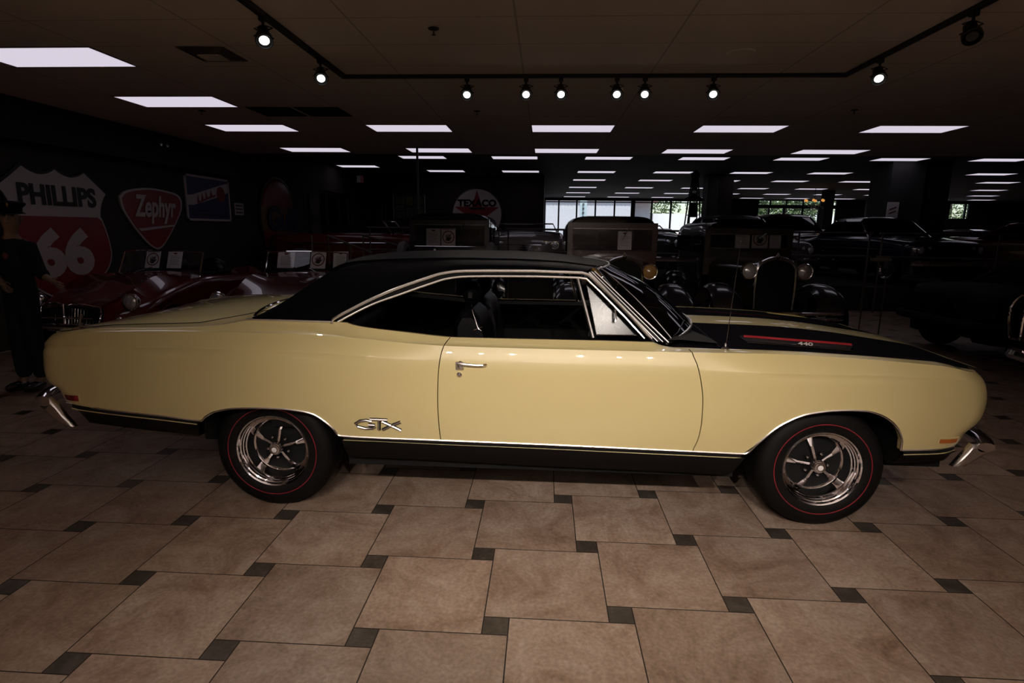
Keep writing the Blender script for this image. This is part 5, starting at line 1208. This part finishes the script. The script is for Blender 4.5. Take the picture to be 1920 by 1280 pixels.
man.scale = (.95, .95, .95)
for o_ in S.objects:
    if o_.parent and o_.parent.get('label', '').startswith('black low car on') and o_.name.split('.')[0] in ('tail_lamp', 'front_bumper', 'rear_bumper', 'grille', 'side_trim'): o_.data.materials[0] = M['black']  # lamps and brightwork coloured black: the dark of this corner put into their colour
# ------------------------------------------------------------------ lighting track and its spotlights
t = thing('lighting_track', 'black lighting track forming a frame on the ceiling above the coupe', 'track')
TP = [(-2.03, -1.3), (-2.02, 5.95), (2.80, 5.95), (2.80, -1.3)]
for a, b in zip(TP, TP[1:]+TP[:1]):
    x0, x1 = sorted((a[0], b[0])); y0, y1 = sorted((a[1], b[1])); MB().box(x0-.018, x1+.018, y0-.018, y1+.018, CZ-.034, CZ-.0005).build('track_rail', M['track'], t, smooth=False)
lit = mat('lit_lamp_face', (.9, .9, .9), .4, emit=(1, .97, .93), estr=3); dead = mat('unlit_lamp_face', (.06, .06, .06), .3)
HM = {}
def head(x, y, tgt, label, on=True, e=0, size=1.0, blend=.7, col=(1, .895, .80), sm=.026):
    o = thing('track_spotlight', label, 'spotlight', (x, y, CZ-.034), 0, 'track spotlights')
    MB().box(-.022, .022, -.022, .022, -.03, 0).tube([(0, 0, -.03), (0, 0, -.06)], .010, 8).build('mount', M['track'], o)
    piv = Vector((0, 0, -.13)); d = (Vector(tgt)-(o.location+piv)).normalized(); q = d.to_track_quat('-Z', 'Y').to_matrix().to_4x4(); mx = Matrix.Translation(piv) @ q
    MB().lathe([(.030, .085), (.040, .075), (.043, .01), (.058, -.015), (.060, -.055), (.054, -.058), (.050, -.045)], 24, 'z').lathe([(.0001, .088), (.030, .085)], 24, 'z').xf(mx).build('housing', M['track'], o)
    MB().tube([(-.0, .0, -.055), (-.068, 0, -.075)]+[tuple(mx @ Vector((-.066, 0, -.01)))], .005, 6).tube([(0, 0, -.055), (.068, 0, -.075)]+[tuple(mx @ Vector((.066, 0, -.01)))], .005, 6).build('yoke', M['track'], o)
    MB().lathe([(.0001, -.044), (.035, -.046)], 24, 'z').xf(mx).build('lamp_face', lit if on else dead, o)
    if e:
        ld = bpy.data.lights.new('spot_lamp', 'SPOT'); ld.energy = e; ld.spot_size = size; ld.spot_blend = blend; ld.shadow_soft_size = sm; ld.color = col
        lo_ = bpy.data.objects.new('spot_lamp', ld); COL.objects.link(lo_); lo_.parent = o; lo_.matrix_local = Matrix.Translation(piv+d*.07) @ q
    return o
CAMP = (0, 0, 1.5)
CT = (.9, .85, .97)
front = [(-2.02, 4.27, (-.9, 2.2, .3)), (-2.02, 5.32, (-1.0, 2.6, .3)), (-.80, 5.95, (-.6, 3.2, .4)), (-.22, 5.95, (0, 3, .4)), (.12, 5.95, (.3, 3, .4)), (.66, 5.95, (.6, 3, .4)), (.93, 5.95, (.6, 3, .4)), (1.58, 5.95, (1.1, 3, .4)), (2.80, 5.37, (2.0, 2.9, .4)), (2.80, 4.29, (2.0, 2.0, .4))]
fl = ['on the left arm of the track, nearer the top of the photo', 'on the left arm of the track, by the corner', 'leftmost of six on the straight track', 'second from the left of six on the straight track', 'third from the left of six on the straight track', 'fourth from the left of six on the straight track', 'fifth from the left of six on the straight track', 'rightmost of six on the straight track', 'on the right arm of the track, by the corner', 'unlit, on the right arm of the track near the photo corner']
for k, ((x, y, tg), l_) in enumerate(zip(front, fl)): head(x, y, tg, 'black track spotlight '+l_, on=k != 9, e=(0 if k == 9 else TOPE), size=1.5, blend=.9)
rear = [(-2.02, 1.2, (-.9, 2.2, .2)), (-2.02, -.6, (-1.3, 2.8, .6)), (-1.2, -1.3, (-.6, 2.8, .85)), (-.4, -1.3, (.05, 2.8, .8)), (.5, -1.3, (.45, 2.8, .85)), (1.4, -1.3, (.9, 2.8, .8)), (2.80, -.6, (1.6, 2.8, .6)), (2.80, 1.2, (1.5, 2.2, .2))]
for k, (x, y, tg) in enumerate(rear): head(x, y, tg, 'black track spotlight behind the photographer, number %s along the track' % ordn[k], e=KEYE[k], size=.82, blend=1.0)
for k, (x, y, tg) in enumerate([(-.8, -1.3, (-.2, 1.1, 0)), (1.0, -1.3, (.5, 1.0, 0))]): head(x, y, tg, 'black track spotlight behind the photographer aimed at the floor, %s one' % ordn[k], e=FLOORE, size=1.25, blend=1.0)
# ceiling grille, vents, sprinklers, speaker
t = thing('air_diffuser', 'square ceiling air diffuser left of the lighting track', 'vent', (-2.95, 5.25, CZ))
g_ = mat('dark_vent_metal', (.05, .038, .035), .6)
f = MB()
for k, a in enumerate((.30, .24, .18, .12)): f.lathe([(a, -.004-.006*k), (a-.05, -.016-.006*k)], 4, 'z', a0=PI/4, a1=2*PI+PI/4)
f.build('louvres', g_, t, smooth=False); MB().box(-.10, .10, -.08, .08, -.035, -.02).build('centre_plate', ceil_near, t, smooth=False)
for x, y, l_ in ((-3.55, 7.75, 'left one of two adjoining dark return air grilles in the ceiling'), (-2.93, 7.75, 'right one of two adjoining dark return air grilles in the ceiling')):
    t = thing('return_grille', l_, 'vent', (x, y, CZ)); f = MB()
    for k in range(14): f.box(-.27, .27, -.27+k*.04, -.255+k*.04, -.012, -.001)
    f.build('slats', M['track'], t, smooth=False); MB().box(-.29, .29, -.29, .29, -.003, -.0005).build('backing', M['black'], t, smooth=False)
for x, y, l_ in ((-.876, 4.637, 'dark fire sprinkler nearest the photographer, above the middle of the track'), (-.91, 7.7, 'small fire sprinkler above the first lit panel row, left of centre'), (3.74, 7.62, 'small fire sprinkler near the right arm of the lighting track'), (-4.53, 7.67, 'small fire sprinkler near the two dark grilles')):
    t = thing('sprinkler', l_, 'sprinkler', (x, y, CZ)); MB().lathe([(.0001, -.001), (.042, -.001), (.040, -.008), (.012, -.012)], 18, 'z').build('rose', M['track'], t); MB().tube([(0, 0, -.01), (0, 0, -.045)], .006, 6).lathe([(.0001, -.046), (.016, -.046), (.016, -.049)], 12, 'z').build('head', M['track'], t)
t = thing('ceiling_speaker', 'round ceiling speaker right of the track centre', 'speaker', (1.61, 5.28, CZ)); MB().lathe([(.0001, -.008), (.10, -.008), (.11, -.012), (.12, -.001)], 32, 'z').build('speaker_cover', ceil_near, t)
t = thing('emergency_light', 'small grey twin emergency light on the soffit of the left wall', 'lamp', (XL+.27, 9.4, 2.86)); MB().box(0, .06, -.12, .12, -.05, .05).build('box', greyc, t, smooth=False)
for s in (-1, 1): MB().lathe([(.0001, .05), (.04, .045), (.03, 0)], 14, 'x', (.06, s*.08, -.02)).build('lamp_head', M['silver'], t)
